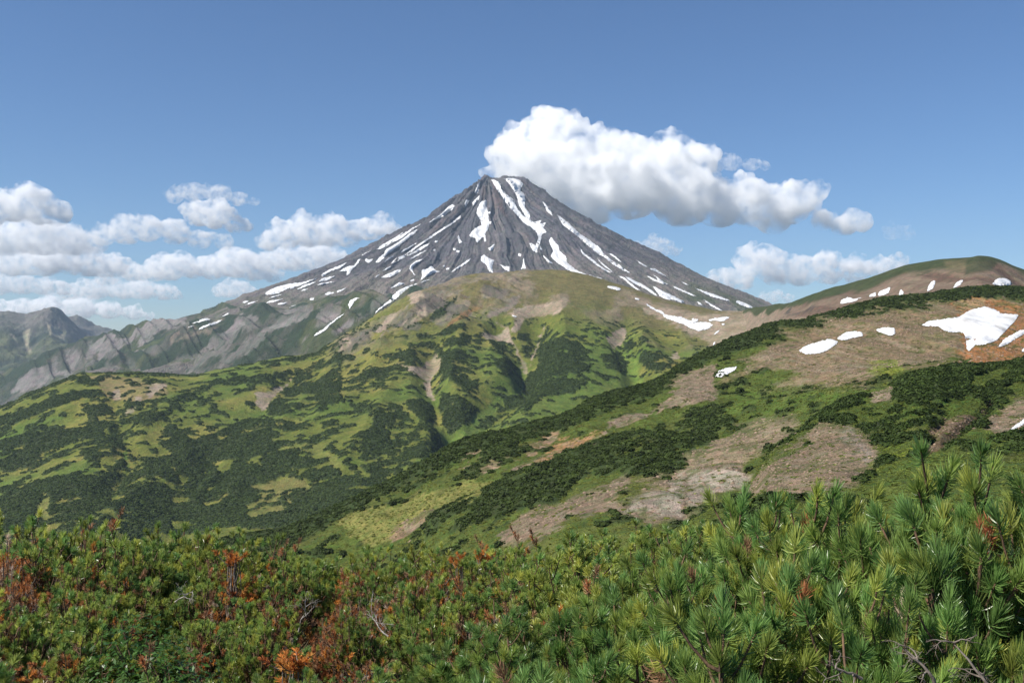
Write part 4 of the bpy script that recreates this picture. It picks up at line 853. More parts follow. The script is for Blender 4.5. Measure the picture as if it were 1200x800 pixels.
SV, SB, SD, SR = "snow streaks on the volcano", "snow on the green hill's saddle", "snow on the brown ridge", "snow on the near ridge"
FL = "small snow fleck among the long streaks on the grey volcano"
patches = [
 (VOLC, P('c1', (315, 90), (345, 95), (385, 120), (380, 150), (420, 190), (470, 225), (490, 280), (530, 330), (560, 350), (600, 375), (640, 365), (655, 360), (645, 385), (685, 378), (665, 410), (690, 440), (655, 460), (650, 500), (630, 545), (625, 580), (600, 570), (570, 515), (590, 515), (615, 535), (635, 480), (620, 440), (580, 405), (540, 385), (500, 340), (440, 275), (410, 235), (380, 190), (345, 140)), "longest snow streak from the volcano's summit, ending in a forked fan", SV),
 (VOLC, P('c1', (400, 82), (440, 80), (500, 90), (535, 120), (510, 160), (540, 190), (545, 230), (540, 270), (575, 320), (582, 372), (555, 350), (530, 310), (500, 250), (485, 190), (460, 150), (430, 110)), "snow gully right of the summit rocks, joining the longest streak", SV),
 (VOLC, P('c1', (250, 235), (290, 230), (290, 280), (300, 330), (305, 390), (300, 420), (275, 455), (285, 500), (275, 510), (265, 470), (245, 490), (225, 515), (210, 480), (170, 465), (190, 435), (230, 405), (255, 395), (240, 350), (220, 320), (225, 280)), "broad ragged snow field below and left of the summit", SV),
 (VOLC, P('c1', (245, 100), (240, 150), (220, 190), (205, 180), (225, 125)), "short snow strip just left of the summit peak", SV),
 (VOLC, P('c1', (240, 195), (240, 215), (215, 250), (195, 270), (190, 245), (215, 220)), "short hooked snow strip directly above the broad ragged snow field", SV),
 (VOLC, P('c1', (150, 225), (175, 230), (145, 275), (140, 250)), FL, SV), (VOLC, P('c1', (100, 460), (110, 490), (125, 510), (105, 520), (92, 480)), FL, SV),
 (VOLC, P('c1', (340, 520), (335, 550), (315, 570), (295, 550), (315, 540)), FL, SV),
 (VOLC, P('c1', (270, 592), (300, 615), (340, 630), (325, 665), (330, 715), (305, 705), (285, 660), (250, 635), (250, 605)), "blocky snow patch low on the cone just above the green hilltop rocks", SV),
 (VOLC, P('c1', (372, 655), (410, 672), (440, 670), (440, 705), (405, 690)), "small slanting snow patch right of the blocky one above the hilltop", SV),
 (VOLC, P('c1', (535, 610), (540, 650), (550, 685), (515, 692), (530, 650)), "thin upright snow sliver above the middle of the green hilltop", SV),
 (VOLC, P('c1', (500, 582), (520, 590), (515, 605), (498, 600)), FL, SV), (VOLC, P('c1', (300, 305), (316, 306), (314, 320), (300, 318)), FL, SV), (VOLC, P('c1', (305, 370), (320, 372), (316, 388), (304, 386)), FL, SV),
 (VOLC, P('c1', (85, 562), (108, 566), (105, 580), (85, 576)), FL, SV), (VOLC, P('c1', (62, 548), (82, 550), (78, 565), (64, 563)), FL, SV),
 (VOLC, P('c3', (40, 320), (60, 350), (95, 385), (105, 430), (155, 470), (160, 520), (230, 575), (320, 615), (440, 645), (420, 650), (330, 638), (210, 602), (130, 550), (60, 500), (35, 470), (55, 430), (20, 350)), "wide curving snow tongue sweeping down right to the green hill's edge", SV),
 (VOLC, P('c1', (665, 595), (700, 625), (735, 655), (700, 645), (670, 610)), FL, SV), (VOLC, P('c1', (640, 525), (662, 562), (645, 560)), FL, SV),
 (VOLC, P('c1', (660, 235), (690, 265), (720, 305), (730, 335), (690, 305), (675, 265)), "short snow wedge under the cloud on the upper right flank", SV),
 (VOLC, P('c3', (85, 145), (130, 175), (200, 235), (270, 300), (340, 345), (420, 405), (450, 450), (510, 500), (590, 550), (660, 605), (600, 580), (520, 535), (470, 490), (400, 445), (330, 390), (250, 320), (180, 265), (130, 225), (105, 185)), "long straight snow streak down the middle of the right flank", SV),
 (VOLC, P('c2', (1000, 65), (1020, 75), (1000, 110), (930, 160), (860, 190), (815, 212), (840, 190), (900, 150), (940, 115), (970, 85)), "uppermost snow streak along the left skyline of the volcano", SV),
 (VOLC, P('c2', (1067, 150), (1067, 170), (1000, 220), (930, 265), (870, 305), (800, 350), (740, 390), (690, 435), (640, 475), (560, 515), (520, 530), (560, 485), (640, 455), (700, 405), (780, 350), (850, 300), (910, 262), (1000, 205)), "very long thin snow line slanting across the left flank", SV),
 (VOLC, P('c2', (740, 255), (700, 300), (620, 360), (560, 410), (500, 450), (430, 520), (400, 520), (430, 480), (470, 450), (480, 420), (540, 385), (600, 345), (680, 285)), "lower of two parallel snow streaks near the left skyline", SV),
 (VOLC, P('c2', (760, 215), (680, 270), (600, 335), (540, 360), (480, 395), (440, 415), (405, 420), (440, 390), (500, 355), (560, 320), (620, 280), (580, 320), (680, 255)), "upper of two parallel snow streaks near the left skyline", SV),
 (VOLC, P('c2', (285, 490), (265, 530), (215, 575), (195, 615), (172, 620), (180, 585), (115, 590), (160, 560), (210, 545), (235, 545), (265, 495)), "bird shaped snow patch with a hanging tail on the left flank", SV),
 (VOLC, P('c2', (325, 485), (345, 497), (385, 492), (365, 515), (340, 523), (318, 505)), "small rounded snow patch between the parallel streaks and the bird shaped patch", SV),
 (VOLC, P('c2', (180, 515), (140, 555), (90, 575), (100, 560)), FL, SV),
 (VOLC, P('c6', (430, 0), (360, 35), (300, 65), (250, 100), (245, 80), (300, 45), (400, 5)), "slanting snow streak touching the skyline left of the bird shaped patch", SV),
 (VOLC, P('c6', (355, 88), (300, 125), (220, 138), (250, 110)), "leaf shaped snow patch below the skyline on the lower left flank", SV),
 (VOLC, P('c6', (355, 135), (290, 150), (210, 165), (240, 145)), "thin snow sliver under the leaf shaped patch, lower left flank", SV),
 (VOLC, P('c6', (205, 138), (160, 160), (50, 200), (100, 165), (160, 145)), "broad slanting snow streak left of the thin sliver, lower left flank", SV),
 (VOLC, P('c6', (220, 105), (170, 130), (60, 170), (0, 195), (0, 180), (80, 145), (160, 120)), "long snow streak above the broad slanting one, lower left flank", SV),
 (VOLC, P('c5', (820, 165), (780, 185), (700, 220), (640, 245), (590, 242), (600, 225), (660, 195), (740, 175)), "widest snow field on the volcano's low left shoulder near the skyline", SV),
 (VOLC, P('c5', (710, 268), (650, 288), (590, 300), (620, 280)), "flat snow sliver below the widest shoulder snow field", SV),
 (VOLC, P('c5', (590, 298), (560, 315), (535, 315), (555, 298)), FL, SV),
 (VOLC, P('c5', (550, 280), (500, 300), (465, 308), (500, 290)), "flat snow sliver left of the shoulder snow field", SV),
 (VOLC, P('c5', (490, 282), (470, 295), (448, 293), (465, 282)), FL, SV),
 (VOLC, P('c5', (700, 240), (660, 255), (610, 268), (650, 250)), FL, SV), (VOLC, P('c5', (860, 207), (840, 218), (815, 220), (830, 208)), FL, SV), (VOLC, P('c5', (735, 290), (700, 305), (665, 303), (690, 293)), FL, SV),
 (VOLC, P('c6', (350, 220), (300, 240), (268, 238), (300, 215)), "snow patch on the lower edge of the lava slope, above the dark spurs", SV),
 (VOLC, P('c6', (445, 182), (400, 210), (365, 222), (370, 205)), "slanting snow patch just above right of the lava edge patch", SV),
 (VOLC, P('c6', (190, 262), (185, 278), (155, 280), (155, 265)), FL, SV), (VOLC, P('c5', (790, 308), (740, 327), (760, 312)), FL, SV), (VOLC, P('c6', (590, 235), (580, 245), (565, 243), (570, 234)), FL, SV),
 (SPUR, P('c5', (305, 370), (270, 390), (200, 410), (130, 425), (200, 395), (260, 372)), "longer snow strip lying across the upper left spur", "snow on the left spurs"),
 (SPUR, P('c5', (395, 350), (340, 375), (310, 380), (350, 358)), "short snow strip at the right end of the long one on the upper left spur", "snow on the left spurs"),
 (SPUR, P('c5', (325, 398), (290, 425), (220, 445), (175, 463), (190, 445), (260, 418)), "wavy snow strip under the longer one on the upper left spur", "snow on the left spurs"),
 (SPUR, P('c5', (155, 432), (100, 452), (130, 438)), "tiny snow sliver left of the wavy strip on the left spur", "snow on the left spurs"),
 (SPUR, P('c6', (545, 262), (500, 290), (485, 320), (465, 350), (452, 315), (470, 280), (510, 262)), "hooked snow patch at the head of the gully between dark spurs", "snow on the left spurs"),
 (SPUR, P('c6', (430, 380), (380, 420), (310, 475), (270, 520), (215, 550), (187, 560), (200, 540), (260, 505), (300, 470), (370, 415)), "narrow snow ribbon lying in the gully between the dark spurs", "snow on the left spurs"),
 (SPUR, P('c6', (1000, 150), (945, 170), (900, 205), (850, 245), (820, 278), (760, 312), (700, 352), (660, 390), (680, 358), (740, 308), (800, 262), (810, 235), (860, 198), (920, 168)), "long snow ribbon along the foot of the green hill's rocky left edge", "snow on the left spurs"),
 (VOLC, P('c6', (900, 150), (850, 165), (780, 190), (830, 155), (855, 140)), "arrow shaped snow patch above the long ribbon beside the rocky hill edge", SV),
 (VOLC, P('c6', (880, 35), (840, 70), (780, 100), (705, 105), (760, 75), (830, 45)), "smooth spindle shaped snow patch low on the left flank", SV),
 (VOLC, P('c6', (705, 75), (680, 100), (660, 105), (680, 85)), FL, SV),
 (VOLC, P('c2', (780, 490), (740, 515), (690, 555), (690, 585), (715, 620), (700, 615), (665, 570), (670, 545), (720, 505)), "boomerang shaped snow patch low on the left flank", SV),
 (VOLC, P('c2', (840, 545), (870, 580), (910, 590), (850, 600), (800, 625), (750, 660), (765, 620), (760, 580), (800, 570)), "splashed snow patch right of the boomerang shaped one", SV),
 (VOLC, P('c2', (830, 650), (790, 665), (750, 680), (780, 660)), FL, SV), (VOLC, P('c2', (700, 648), (705, 658), (680, 670), (668, 662)), FL, SV),
 (VOLC, P('c2', (805, 420), (760, 450), (700, 485), (665, 497), (720, 460)), "thin snow streak above the boomerang shaped patch", SV),
 (VOLC, P('c2', (540, 540), (500, 570), (450, 590), (490, 560)), FL, SV), (VOLC, P('c2', (550, 465), (500, 500), (465, 520), (500, 485)), FL, SV),
 (VOLC, P('c2', (740, 355), (670, 405), (590, 450), (620, 420)), "short thin snow streak above the very long line, left flank", SV),
 (VOLC, P('c2', (830, 365), (790, 400), (700, 450), (650, 470), (700, 435), (780, 385)), "short thin snow streak below the very long line, left flank", SV),
 (VOLC, P('c2', (370, 425), (330, 445), (285, 470), (320, 445)), FL, SV), (VOLC, P('c2', (890, 350), (885, 365), (862, 362), (868, 350)), FL, SV), (VOLC, P('c2', (870, 415), (868, 430), (850, 428), (855, 415)), FL, SV),
 (VOLC, P('c2', (945, 540), (942, 555), (925, 552), (930, 542)), FL, SV), (VOLC, P('c2', (980, 560), (972, 575), (950, 576), (958, 562)), FL, SV),
 (VOLC, P('c1', (182, 615), (170, 635), (120, 670), (45, 715), (70, 690), (130, 650)), "thin snow streak rising right towards the cone above the rocky hilltop", SV),
 (VOLC, P('c4', (35, 100), (80, 125), (125, 152), (110, 152), (60, 125)), "short thin uppermost streak of the lower right flank", SV),
 (VOLC, P('c4', (140, 165), (180, 165), (240, 205), (275, 230), (230, 210), (190, 190), (150, 175)), "small feathery streak below the uppermost one, lower right flank", SV),
 (VOLC, P('c4', (115, 222), (160, 240), (210, 260), (190, 230), (160, 212), (195, 228), (235, 260), (290, 292), (230, 282), (170, 260)), "forked snow streak on the lower right flank", SV),
 (VOLC, P('c4', (320, 302), (380, 325), (440, 350), (508, 382), (480, 380), (420, 355), (350, 325)), "straight thin streak right of the forked one", SV),
 (VOLC, P('c4', (385, 267), (420, 280), (455, 298), (425, 293)), FL, SV),
 (VOLC, P('c4', (490, 315), (560, 340), (650, 370), (720, 395), (770, 420), (720, 412), (640, 390), (570, 362)), "long thin streak near the bottom of the right skyline", SV),
 (VOLC, P('c4', (555, 405), (620, 440), (680, 475), (712, 497), (680, 490), (620, 458)), "straight snow streak ending at the saddle on the right", SV),
 (VOLC, P('c4', (510, 422), (540, 435), (555, 455), (525, 445)), FL, SV),
 (VOLC, P('c4', (820, 415), (860, 425), (920, 450), (950, 472), (910, 472), (850, 450), (815, 430)), "lowest snow patch at the foot of the right skyline", SV),
 (VOLC, P('c4', (165, 302), (210, 325), (270, 355), (340, 385), (412, 425), (390, 435), (330, 410), (270, 410), (230, 390), (195, 345)), "widest snow field at the bottom of the right flank", SV),
 (VOLC, P('c3', (615, 625), (680, 655), (760, 695), (830, 740), (870, 780), (850, 775), (780, 730), (700, 690), (640, 655)), "long streak just left of the widest field, bottom of the right flank", SV),
 (VOLC, P('c3', (560, 622), (610, 635), (650, 670), (735, 738), (700, 728), (650, 690), (600, 645)), "thin streak along the hill's skyline, bottom of the right flank", SV),
 (VOLC, P('c3', (265, 410), (300, 450), (370, 500), (430, 550), (510, 600), (470, 590), (400, 545), (330, 490), (280, 450)), "thin streak between the curving tongue and the long straight streak", SV),
 (VOLC, P('c3', (395, 480), (440, 525), (500, 575), (530, 605), (490, 575), (430, 530)), "hairline streak beside the thin one, right flank", SV),
 (VOLC, P('c3', (480, 445), (520, 455), (570, 495), (590, 520), (550, 495), (510, 465)), "short curved streak right of the long straight streak", SV),
 (HILL, P('c3', (480, 702), (530, 705), (585, 722), (575, 738), (520, 728), (478, 715)), "small flat snow patch on the green hilltop by the skyline", SB),
 (HILL, P('c4', (25, 395), (60, 400), (62, 412), (30, 408)), "tiny snow fleck above the upper end of the saddle's big snow drift", SB),
 (HILL, P('c4', (105, 440), (150, 460), (210, 490), (240, 500), (260, 525), (330, 535), (390, 545), (430, 565), (470, 575), (470, 555), (520, 560), (520, 575), (470, 590), (430, 600), (520, 585), (600, 585), (640, 605), (600, 635), (525, 655), (470, 635), (400, 600), (330, 575), (260, 550), (230, 515), (150, 480)), "big tapering snow drift in the saddle between hill and right ridge", SB),
 (HILL, P('c4', (600, 565), (640, 555), (700, 545), (770, 545), (740, 565), (700, 580), (650, 570), (610, 578)), "wedge of snow right of the big saddle drift", SB),
 (HILL, P('c4', (690, 645), (670, 670), (640, 685), (660, 660)), "small upper snow bit in the gully below the saddle drift", SB),
 (HILL, P('c4', (655, 735), (650, 755), (635, 770), (640, 745)), "small lowest snow bit in the gully by the dark shrubs", SB),
 (HILL, P('c4', (705, 595), (730, 595), (725, 608), (705, 606)), "tiny snow bit under the wedge at the saddle", SB),
 (HILL, P('e5', (720, 355), (755, 365), (750, 373), (725, 365)), "tiny lone snow fleck in the scree on the green hill", SB),
 (FRIGHT, P('c8', (280, 265), (320, 250), (345, 262), (388, 250), (350, 272), (275, 285)), "lowest stretched snow patch on the brown ridge, leftmost of its row", SD),
 (FRIGHT, P('c8', (425, 238), (455, 225), (455, 246), (420, 250)), "small snow patch left of the slanted one on the brown ridge", SD),
 (FRIGHT, P('c8', (490, 215), (530, 198), (515, 235), (465, 245), (470, 225)), "slanted four sided snow patch on the brown ridge", SD),
 (FRIGHT, P('c8', (580, 210), (595, 225), (590, 240), (568, 240)), "small upright snow patch on the brown ridge's red face", SD),
 (FRIGHT, P('c8', (755, 168), (745, 205), (710, 224), (720, 190), (735, 172)), "teardrop snow patch in the red gullies of the brown ridge", SD),
 (FRIGHT, P('c8', (895, 163), (880, 190), (840, 207), (860, 175)), "spindle snow patch below the dark summit shrubs of the brown ridge", SD),
 (FRIGHT, P('c8', (1035, 190), (1060, 158), (1100, 155), (1133, 170), (1133, 192)), "rounded snow patch rightmost on the brown ridge", SD),
 (RIDGE, P('c8', (65, 520), (110, 490), (170, 475), (220, 458), (270, 475), (210, 520), (150, 535), (100, 535)), "elongated snow patch on brown soil, lower half of a touching pair", SR),
 (RIDGE, P('c8', (257, 460), (300, 428), (340, 422), (385, 425), (392, 445), (340, 455), (290, 468)), "elongated snow patch on brown soil, upper half of a touching pair", SR),
 (RIDGE, P('c8', (452, 415), (490, 402), (550, 404), (553, 435), (525, 445), (490, 432)), "small fish shaped snow patch on the brown soil", SR),
 (RIDGE, P('c8', (680, 393), (720, 370), (800, 360), (870, 350), (930, 315), (1000, 298), (1070, 318), (1080, 335), (1175, 337), (1150, 375), (1095, 430), (1060, 470), (985, 490), (955, 490), (920, 522), (910, 510), (905, 450), (890, 425), (830, 428), (785, 410), (770, 398)), "largest snow field, white against orange soil on the near ridge", SR),
 (RIDGE, P('c8', (1065, 503), (1100, 460), (1180, 415), (1230, 415), (1190, 440), (1110, 490)), "pointed snow sliver on orange soil right of the largest field", SR),
 (RIDGE, P('c8', (1187, 515), (1215, 495), (1225, 522), (1190, 525)), "little snow corner at the right edge of the orange soil", SR),
 (RIDGE, P('d7', (107, 775), (130, 750), (190, 738), (180, 752), (135, 776)), "small lone snow sliver low on the brown slope near the crest shrubs", SR),
 (SHOULDER, P('e8', (905, 525), (950, 490), (1000, 455), (1020, 445), (1025, 470), (960, 508)), "narrow snow wedge on the shoulder's bare tan soil at the right edge", SR),
]
for k, (L, poly, lab, grp) in enumerate(patches): snow_patch(L, poly, lab, grp, seed=k)
# ------------------------------------------------------------------ the hilltop in front: ground, dwarf pines, dead wood, low plants
def gz(x, y):
    x = np.asarray(x, float); y = np.asarray(y, float)
    d = np.where(y > 0, np.hypot(x * 0.6, y), np.hypot(x, y) * 0.3)
    z = np.interp(d, [0, 5, 9, 13, 17, 24, 60, 150, 300, 600], [0, -0.34, -0.82, -1.4, -2.6, -6.0, -29, -66, -100, -150])
    z = z + 0.42 * sstep(0.3, 2.6, x) * sstep(14, 7, y) + fbm(x, y, 3.0, 140, 3) * 0.10 + fbm(x, y, 0.6, 141, 3) * 0.03
    return z
ra = np.concatenate([np.linspace(0.15, 30, 130), np.geomspace(32, 420, 40)]); an = np.linspace(0, 2 * np.pi, 241)
RX = ra[:, None] * np.sin(an)[None]; RY = ra[:, None] * np.cos(an)[None]; RZ = gz(RX, RY)
i = np.arange(RX.size).reshape(RX.shape); q = np.stack([i[:-1, :-1], i[:-1, 1:], i[1:, 1:], i[1:, :-1]], -1).reshape(-1, 4)
cc = np.repeat(np.array([(0.055, 0.048, 0.028)]), RX.size, 0)
cc = mixc(cc, sstep(-0.2, 0.4, fbm(RX, RY, 1.2, 142, 4)).ravel() * 0.8, (0.085, 0.095, 0.030))
cc = mixc(cc, sstep(0.1, 0.5, fbm(RX, RY, 0.8, 143, 4)).ravel() * 0.7, (0.14, 0.085, 0.045))
T_TOP = terrain_mat("hilltop_soil", 0.6, 0.12, 0.03, 0.6, 0.8, 0.03)
link("hilltop_ground", new_mesh("hilltop_ground", np.stack([RX, RY, RZ], -1).reshape(-1, 3), q, T_TOP, True, {"Col": ('FLOAT_COLOR', cc)}), kind='structure', label="mossy soil of the hilltop under the dwarf pines")

def tubes(lines, sides=5):
    """lines: list of (points (n,3), radii (n)) -> one skin"""
    Vs, Fs, off = [], [], 0
    an = np.arange(sides) / sides * 2 * np.pi
    for p, r in lines:
        p = np.asarray(p, float); t = np.gradient(p, axis=0); t /= np.linalg.norm(t, axis=1)[:, None] + 1e-9
        ref = np.where(np.abs(t[:, 2:3]) < 0.9, np.array([[0, 0, 1.0]]), np.array([[1.0, 0, 0]]))
        a = np.cross(t, ref); a /= np.linalg.norm(a, axis=1)[:, None] + 1e-9; b = np.cross(t, a)
        ring = p[:, None] + np.asarray(r)[:, None, None] * (a[:, None] * np.cos(an)[None, :, None] + b[:, None] * np.sin(an)[None, :, None])
        n = len(p); Vs.append(ring.reshape(-1, 3)); k = np.arange(n * sides).reshape(n, sides)
        Fs.append(np.stack([k[:-1], np.roll(k[:-1], -1, 1), np.roll(k[1:], -1, 1), k[1:]], -1).reshape(-1, 4) + off); off += n * sides
    return np.concatenate(Vs), np.concatenate(Fs)

def bez(p0, p1, p2, n=6):
    t = np.linspace(0, 1, n)[:, None]; return (1 - t) ** 2 * p0 + 2 * t * (1 - t) * p1 + t * t * p2

def unit(v): return v / (np.linalg.norm(v, axis=-1, keepdims=True) + 1e-9)

def needles(pos, axis, tint, rng, n, nl, nw, shoot, spread=(18, 58), tip=None, bend=True):
    """pos, axis, tint per tuft -> blades; each tuft is a brush round its shoot"""
    T = len(pos); ax = np.repeat(axis, n, 0)
    t = rng.uniform(0, 1, T * n) ** 0.8
    ph = rng.uniform(0, 2 * np.pi, T * n)
    ref = unit(np.cross(ax, np.where(np.abs(ax[:, 2:3]) < 0.9, np.array([[0, 0, 1.0]]), np.array([[1.0, 0, 0]])))); b = np.cross(ax, ref)
    side = ref * np.cos(ph)[:, None] + b * np.sin(ph)[:, None]
    ang = np.radians(spread[1] + (spread[0] - spread[1]) * t + rng.normal(0, 7, T * n))
    d = unit(ax * np.cos(ang)[:, None] + side * np.sin(ang)[:, None])
    sh = np.repeat(shoot, n) if np.ndim(shoot) else shoot
    p0 = np.repeat(pos, n, 0) + ax * ((t - 1.0) * sh)[:, None]
    ln = (nl * rng.uniform(0.75, 1.12, T * n))[:, None]
    w = unit(np.cross(d, rng.normal(size=(T * n, 3)))) * (nw * 0.5)
    d2 = unit(d + ax * 0.28 + np.array([0, 0, 0.05]))
    m = p0 + d * ln * 0.55; e_ = m + d2 * ln * 0.45
    if bend:
        V = np.stack([p0 - w * 0.8, p0 + w * 0.8, m + w, m - w, e_ + w * 0.25, e_ - w * 0.25], 1).reshape(-1, 3); k = np.arange(T * n)[:, None] * 6
        Fq = np.concatenate([k + np.array([[0, 1, 2, 3]]), k + np.array([[3, 2, 4, 5]])]); rep = 6
    else:
        V = np.stack([p0 - w, p0 + w, e_ + w * 0.4, e_ - w * 0.4], 1).reshape(-1, 3); k = np.arange(T * n)[:, None] * 4
        Fq = k + np.array([[0, 1, 2, 3]]); rep = 4
    cl = np.repeat(tint, n, 0) * rng.uniform(0.8, 1.2, (T * n, 1))
    return V, Fq, np.repeat(cl, rep, 0)

def pine_proto(seed, R=0.72, H=1.0, tips=44, lat=5, n=46, nl=0.062, nw=0.0045, dead=0.0, bend=False, deadmix=0.6, hue=0.0, pal=None, head=None):
    rng = np.random.default_rng(seed)
    az = rng.uniform(0, 2 * np.pi, tips); el = np.arcsin(rng.uniform(0.0, 1.0, tips) ** 0.8)
    out = np.stack([np.cos(az) * np.cos(el), np.sin(az) * np.cos(el), np.sin(el)], 1)
    lump = 0.84 + (0.13 if bend else 0.22) * np.sin(az * 3 + rng.uniform(0, 6)) * np.cos(el * 2.5) + rng.normal(0, 0.03 if bend else 0.05, tips)
    rad = lump * rng.uniform(0.62, 1.0, tips) ** 0.5
    P0 = out * rad[:, None] * np.array([R, R, H * 0.86]); P0[:, 2] += 0.14 * H
    if head: P0 = out * head * rng.uniform(0.4, 1, (tips, 1)) + np.array([0, 0, H - head * 1.2])
    A0 = unit(out * 0.55 + np.array([0, 0, 0.85]) + rng.normal(0, 0.22, (tips, 3)))
    pos, axs, lines, owner = [], [], [], []
    for k in range(tips):
        root = np.array([rng.normal(0, 0.014), rng.normal(0, 0.014), -0.05])
        mid = root * 0.3 + np.array([P0[k, 0] * 0.75, P0[k, 1] * 0.75, P0[k, 2] * 0.30]) + rng.normal(0, 0.05, 3)
        st = P0[k] - A0[k] * 0.02
        c = bez(root, mid, st, 8); c[1:-1] += rng.normal(0, 0.012, (6, 3))
        lines.append((c, np.linspace(0.016, 0.0045, 8) * rng.uniform(0.7, 1.25)))
        pos.append(P0[k]); axs.append(A0[k]); owner.append(k)
        for j in range(rng.integers(lat - 2, lat + 3)):
            pd = unit(np.cross(A0[k], rng.normal(size=3))); a_ = unit(A0[k] * 0.8 + pd * 0.75 + np.array([0, 0, 0.25]))
            tb = rng.uniform(3.4, 6.9); ib = int(tb); b0 = c[ib] + (c[ib + 1] - c[ib]) * (tb - ib); p = b0 + a_ * rng.uniform(0.10, 0.22)
            lines.append((bez(b0, b0 + pd * 0.04, p, 4), np.linspace(0.006, 0.0035, 4)))
            pos.append(p); axs.append(a_); owner.append(k)
    pos, axs, owner = np.array(pos), np.array(axs), np.array(owner)
    # last year's growth below each tip keeps a thinner ring of needles
    low = rng.uniform(0, 1, len(pos)) < 0.35
    pos2 = pos[low] - axs[low] * 0.085; axs2 = axs[low]
    g = rng.uniform(0, 1, (len(pos), 1)); h_ = np.clip(hue + rng.normal(0, 0.35, (len(pos), 1)), 0, 1)
    tint = np.array([0.160, 0.280, 0.076]) * (1 - h_) + np.array([0.420, 0.435, 0.086]) * h_
    tint = tint * (0.75 + 0.5 * g)
    deadk = rng.uniform(0, 1, tips) < dead
    if 0 < dead < 0.9:                                    # dead limbs sit together on one side
        sidev = unit(np.array([rng.normal(), rng.normal(), 0.25])); deadk = (out @ sidev) > np.quantile(out @ sidev, 1 - dead)
    isd = deadk[owner] & (rng.uniform(0, 1, len(pos)) < (0.92 if dead > 0.9 else 0.8)) | (rng.uniform(0, 1, len(pos)) < 0.015)
    dc = np.array([[0.40, 0.165, 0.070], [0.36, 0.21, 0.12], [0.56, 0.25, 0.06], [0.50, 0.39, 0.30]])[rng.choice(4, len(pos), p=[0.44, 0.28, 0.18, 0.10])] * rng.uniform(0.75, 1.2, (len(pos), 1))
    if pal is not None: dc = np.array(pal)[rng.integers(0, len(pal), len(pos))] * rng.uniform(0.8, 1.2, (len(pos), 1))
    out_m = {}
    gsel = ~isd
    if gsel.sum():
        v1, f1, c1 = needles(pos[gsel], axs[gsel], tint[gsel], rng, n, nl, nw, 0.048, (20, 80), bend=bend)
        l2 = ~isd[low]
        v2, f2, c2 = needles(pos2[l2], axs2[l2], tint[low][l2] * np.array([0.85, 0.85, 1.0]), rng, int(n * 0.5), nl * 0.9, nw, 0.08, (45, 75), bend=bend) if bend else needles(pos2[l2][:1], axs2[l2][:1], tint[low][l2][:1], rng, 4, nl, nw, 0.08)
        out_m["foliage"] = new_mesh("foliage", np.concatenate([v1, v2]), np.concatenate([f1, f2 + len(v1)]), M_NEEDLE, False, {"tint": ('FLOAT_COLOR', np.concatenate([c1, c2]))})
    if isd.sum():
        v1, f1, c1 = needles(pos[isd], axs[isd], dc[isd], rng, int(n * 0.75), nl * 0.85, nw, 0.07, (30, 80), bend=bend)
        out_m["dead_foliage"] = new_mesh("dead_foliage", v1, f1, M_DEAD, False, {"tint": ('FLOAT_COLOR', c1)})
    v, f = tubes(lines)
    out_m["branches"] = new_mesh("branches", v, f, M_DRYWOOD if dead > 0.9 else M_BARK, True)
    return out_m

PROTO = {}
for s in range(4): PROTO["near", s] = pine_proto(300 + s, 0.72, 1.0, 100, 9, 125, 0.053, 0.0030, 0.05, True, hue=0.17 + 0.1 * (s % 3))
for s in range(5): PROTO["green", s] = pine_proto(320 + s, 0.72, 1.0, 84, 4, 80, 0.054, 0.0062, 0.03, hue=0.25 + 0.12 * s)
for s in range(4): PROTO["mixed", s] = pine_proto(340 + s, 0.72, 1.0, 80, 4, 76, 0.054, 0.0062, 0.34, hue=0.4)
for s in range(3): PROTO["rusty", s] = pine_proto(360 + s, 0.70, 0.9, 76, 5, 56, 0.052, 0.0058, 0.95)

PROTO['orange', 0] = pine_proto(380, 0.72, 1.0, 12, 3, 70, 0.056, 0.0062, 0.95, head=0.11, pal=[(0.50, 0.19, 0.045), (0.42, 0.14, 0.045), (0.52, 0.26, 0.07)])
PROTO['orange', 1] = pine_proto(381, 0.72, 1.0, 3, 3, 80, 0.05, 0.004, 0.95, head=0.06, pal=[(0.30, 0.070, 0.035), (0.25, 0.06, 0.03), (0.34, 0.13, 0.06)])
def plant_pine(kind, s, x, y, R, H, rz, label):
    e_ = bpy.data.objects.new("dwarf_pine", None); col.objects.link(e_)
    e_.empty_display_size = 0.2; e_.location = (x, y, float(gz(x, y)) - 0.03); e_.rotation_euler = (0, 0, rz); e_.scale = (R / 0.72, R / 0.72, H)
    e_["label"] = label; e_["category"] = "dwarf pine"; e_["group"] = "dwarf pines on the hilltop"
    for nm, me in PROTO[kind, s].items(): link(nm, me, e_)
    return e_

TOPV = {3.4: [(600, 860), (800, 800), (900, 745), (1000, 700), (1100, 670), (1200, 650)],
        4.4: [(0, 870), (500, 850), (600, 805), (750, 775), (850, 735), (950, 670), (1050, 625), (1140, 590), (1200, 600)],
        5.6: [(0, 790), (200, 800), (400, 800), (560, 770), (640, 750), (700, 715), (800, 670), (880, 630), (960, 610), (1040, 595), (1200, 590)],
        7.0: [(0, 745), (100, 735), (220, 775), (400, 775), (520, 745), (620, 715), (720, 690), (800, 655), (900, 625), (1200, 600)],
        8.4: [(0, 700), (80, 685), (160, 715), (300, 735), (450, 715), (600, 685), (720, 655), (820, 635), (900, 620), (1200, 600)],
        9.9: [(0, 655), (100, 665), (200, 680), (300, 690), (450, 685), (560, 665), (700, 640), (820, 620), (1200, 590)],
        11.5: [(0, 630), (100, 630), (220, 630), (330, 655), (450, 662), (560, 650), (700, 632), (820, 620), (1200, 600)],
        13.2: [(-60, 618), (0, 617), (60, 600), (110, 612), (170, 627), (222, 606), (260, 618), (330, 640), (400, 648), (480, 640), (522, 634), (560, 645), (620, 640), (660, 640), (700, 630), (760, 626), (830, 620), (1200, 600)]}
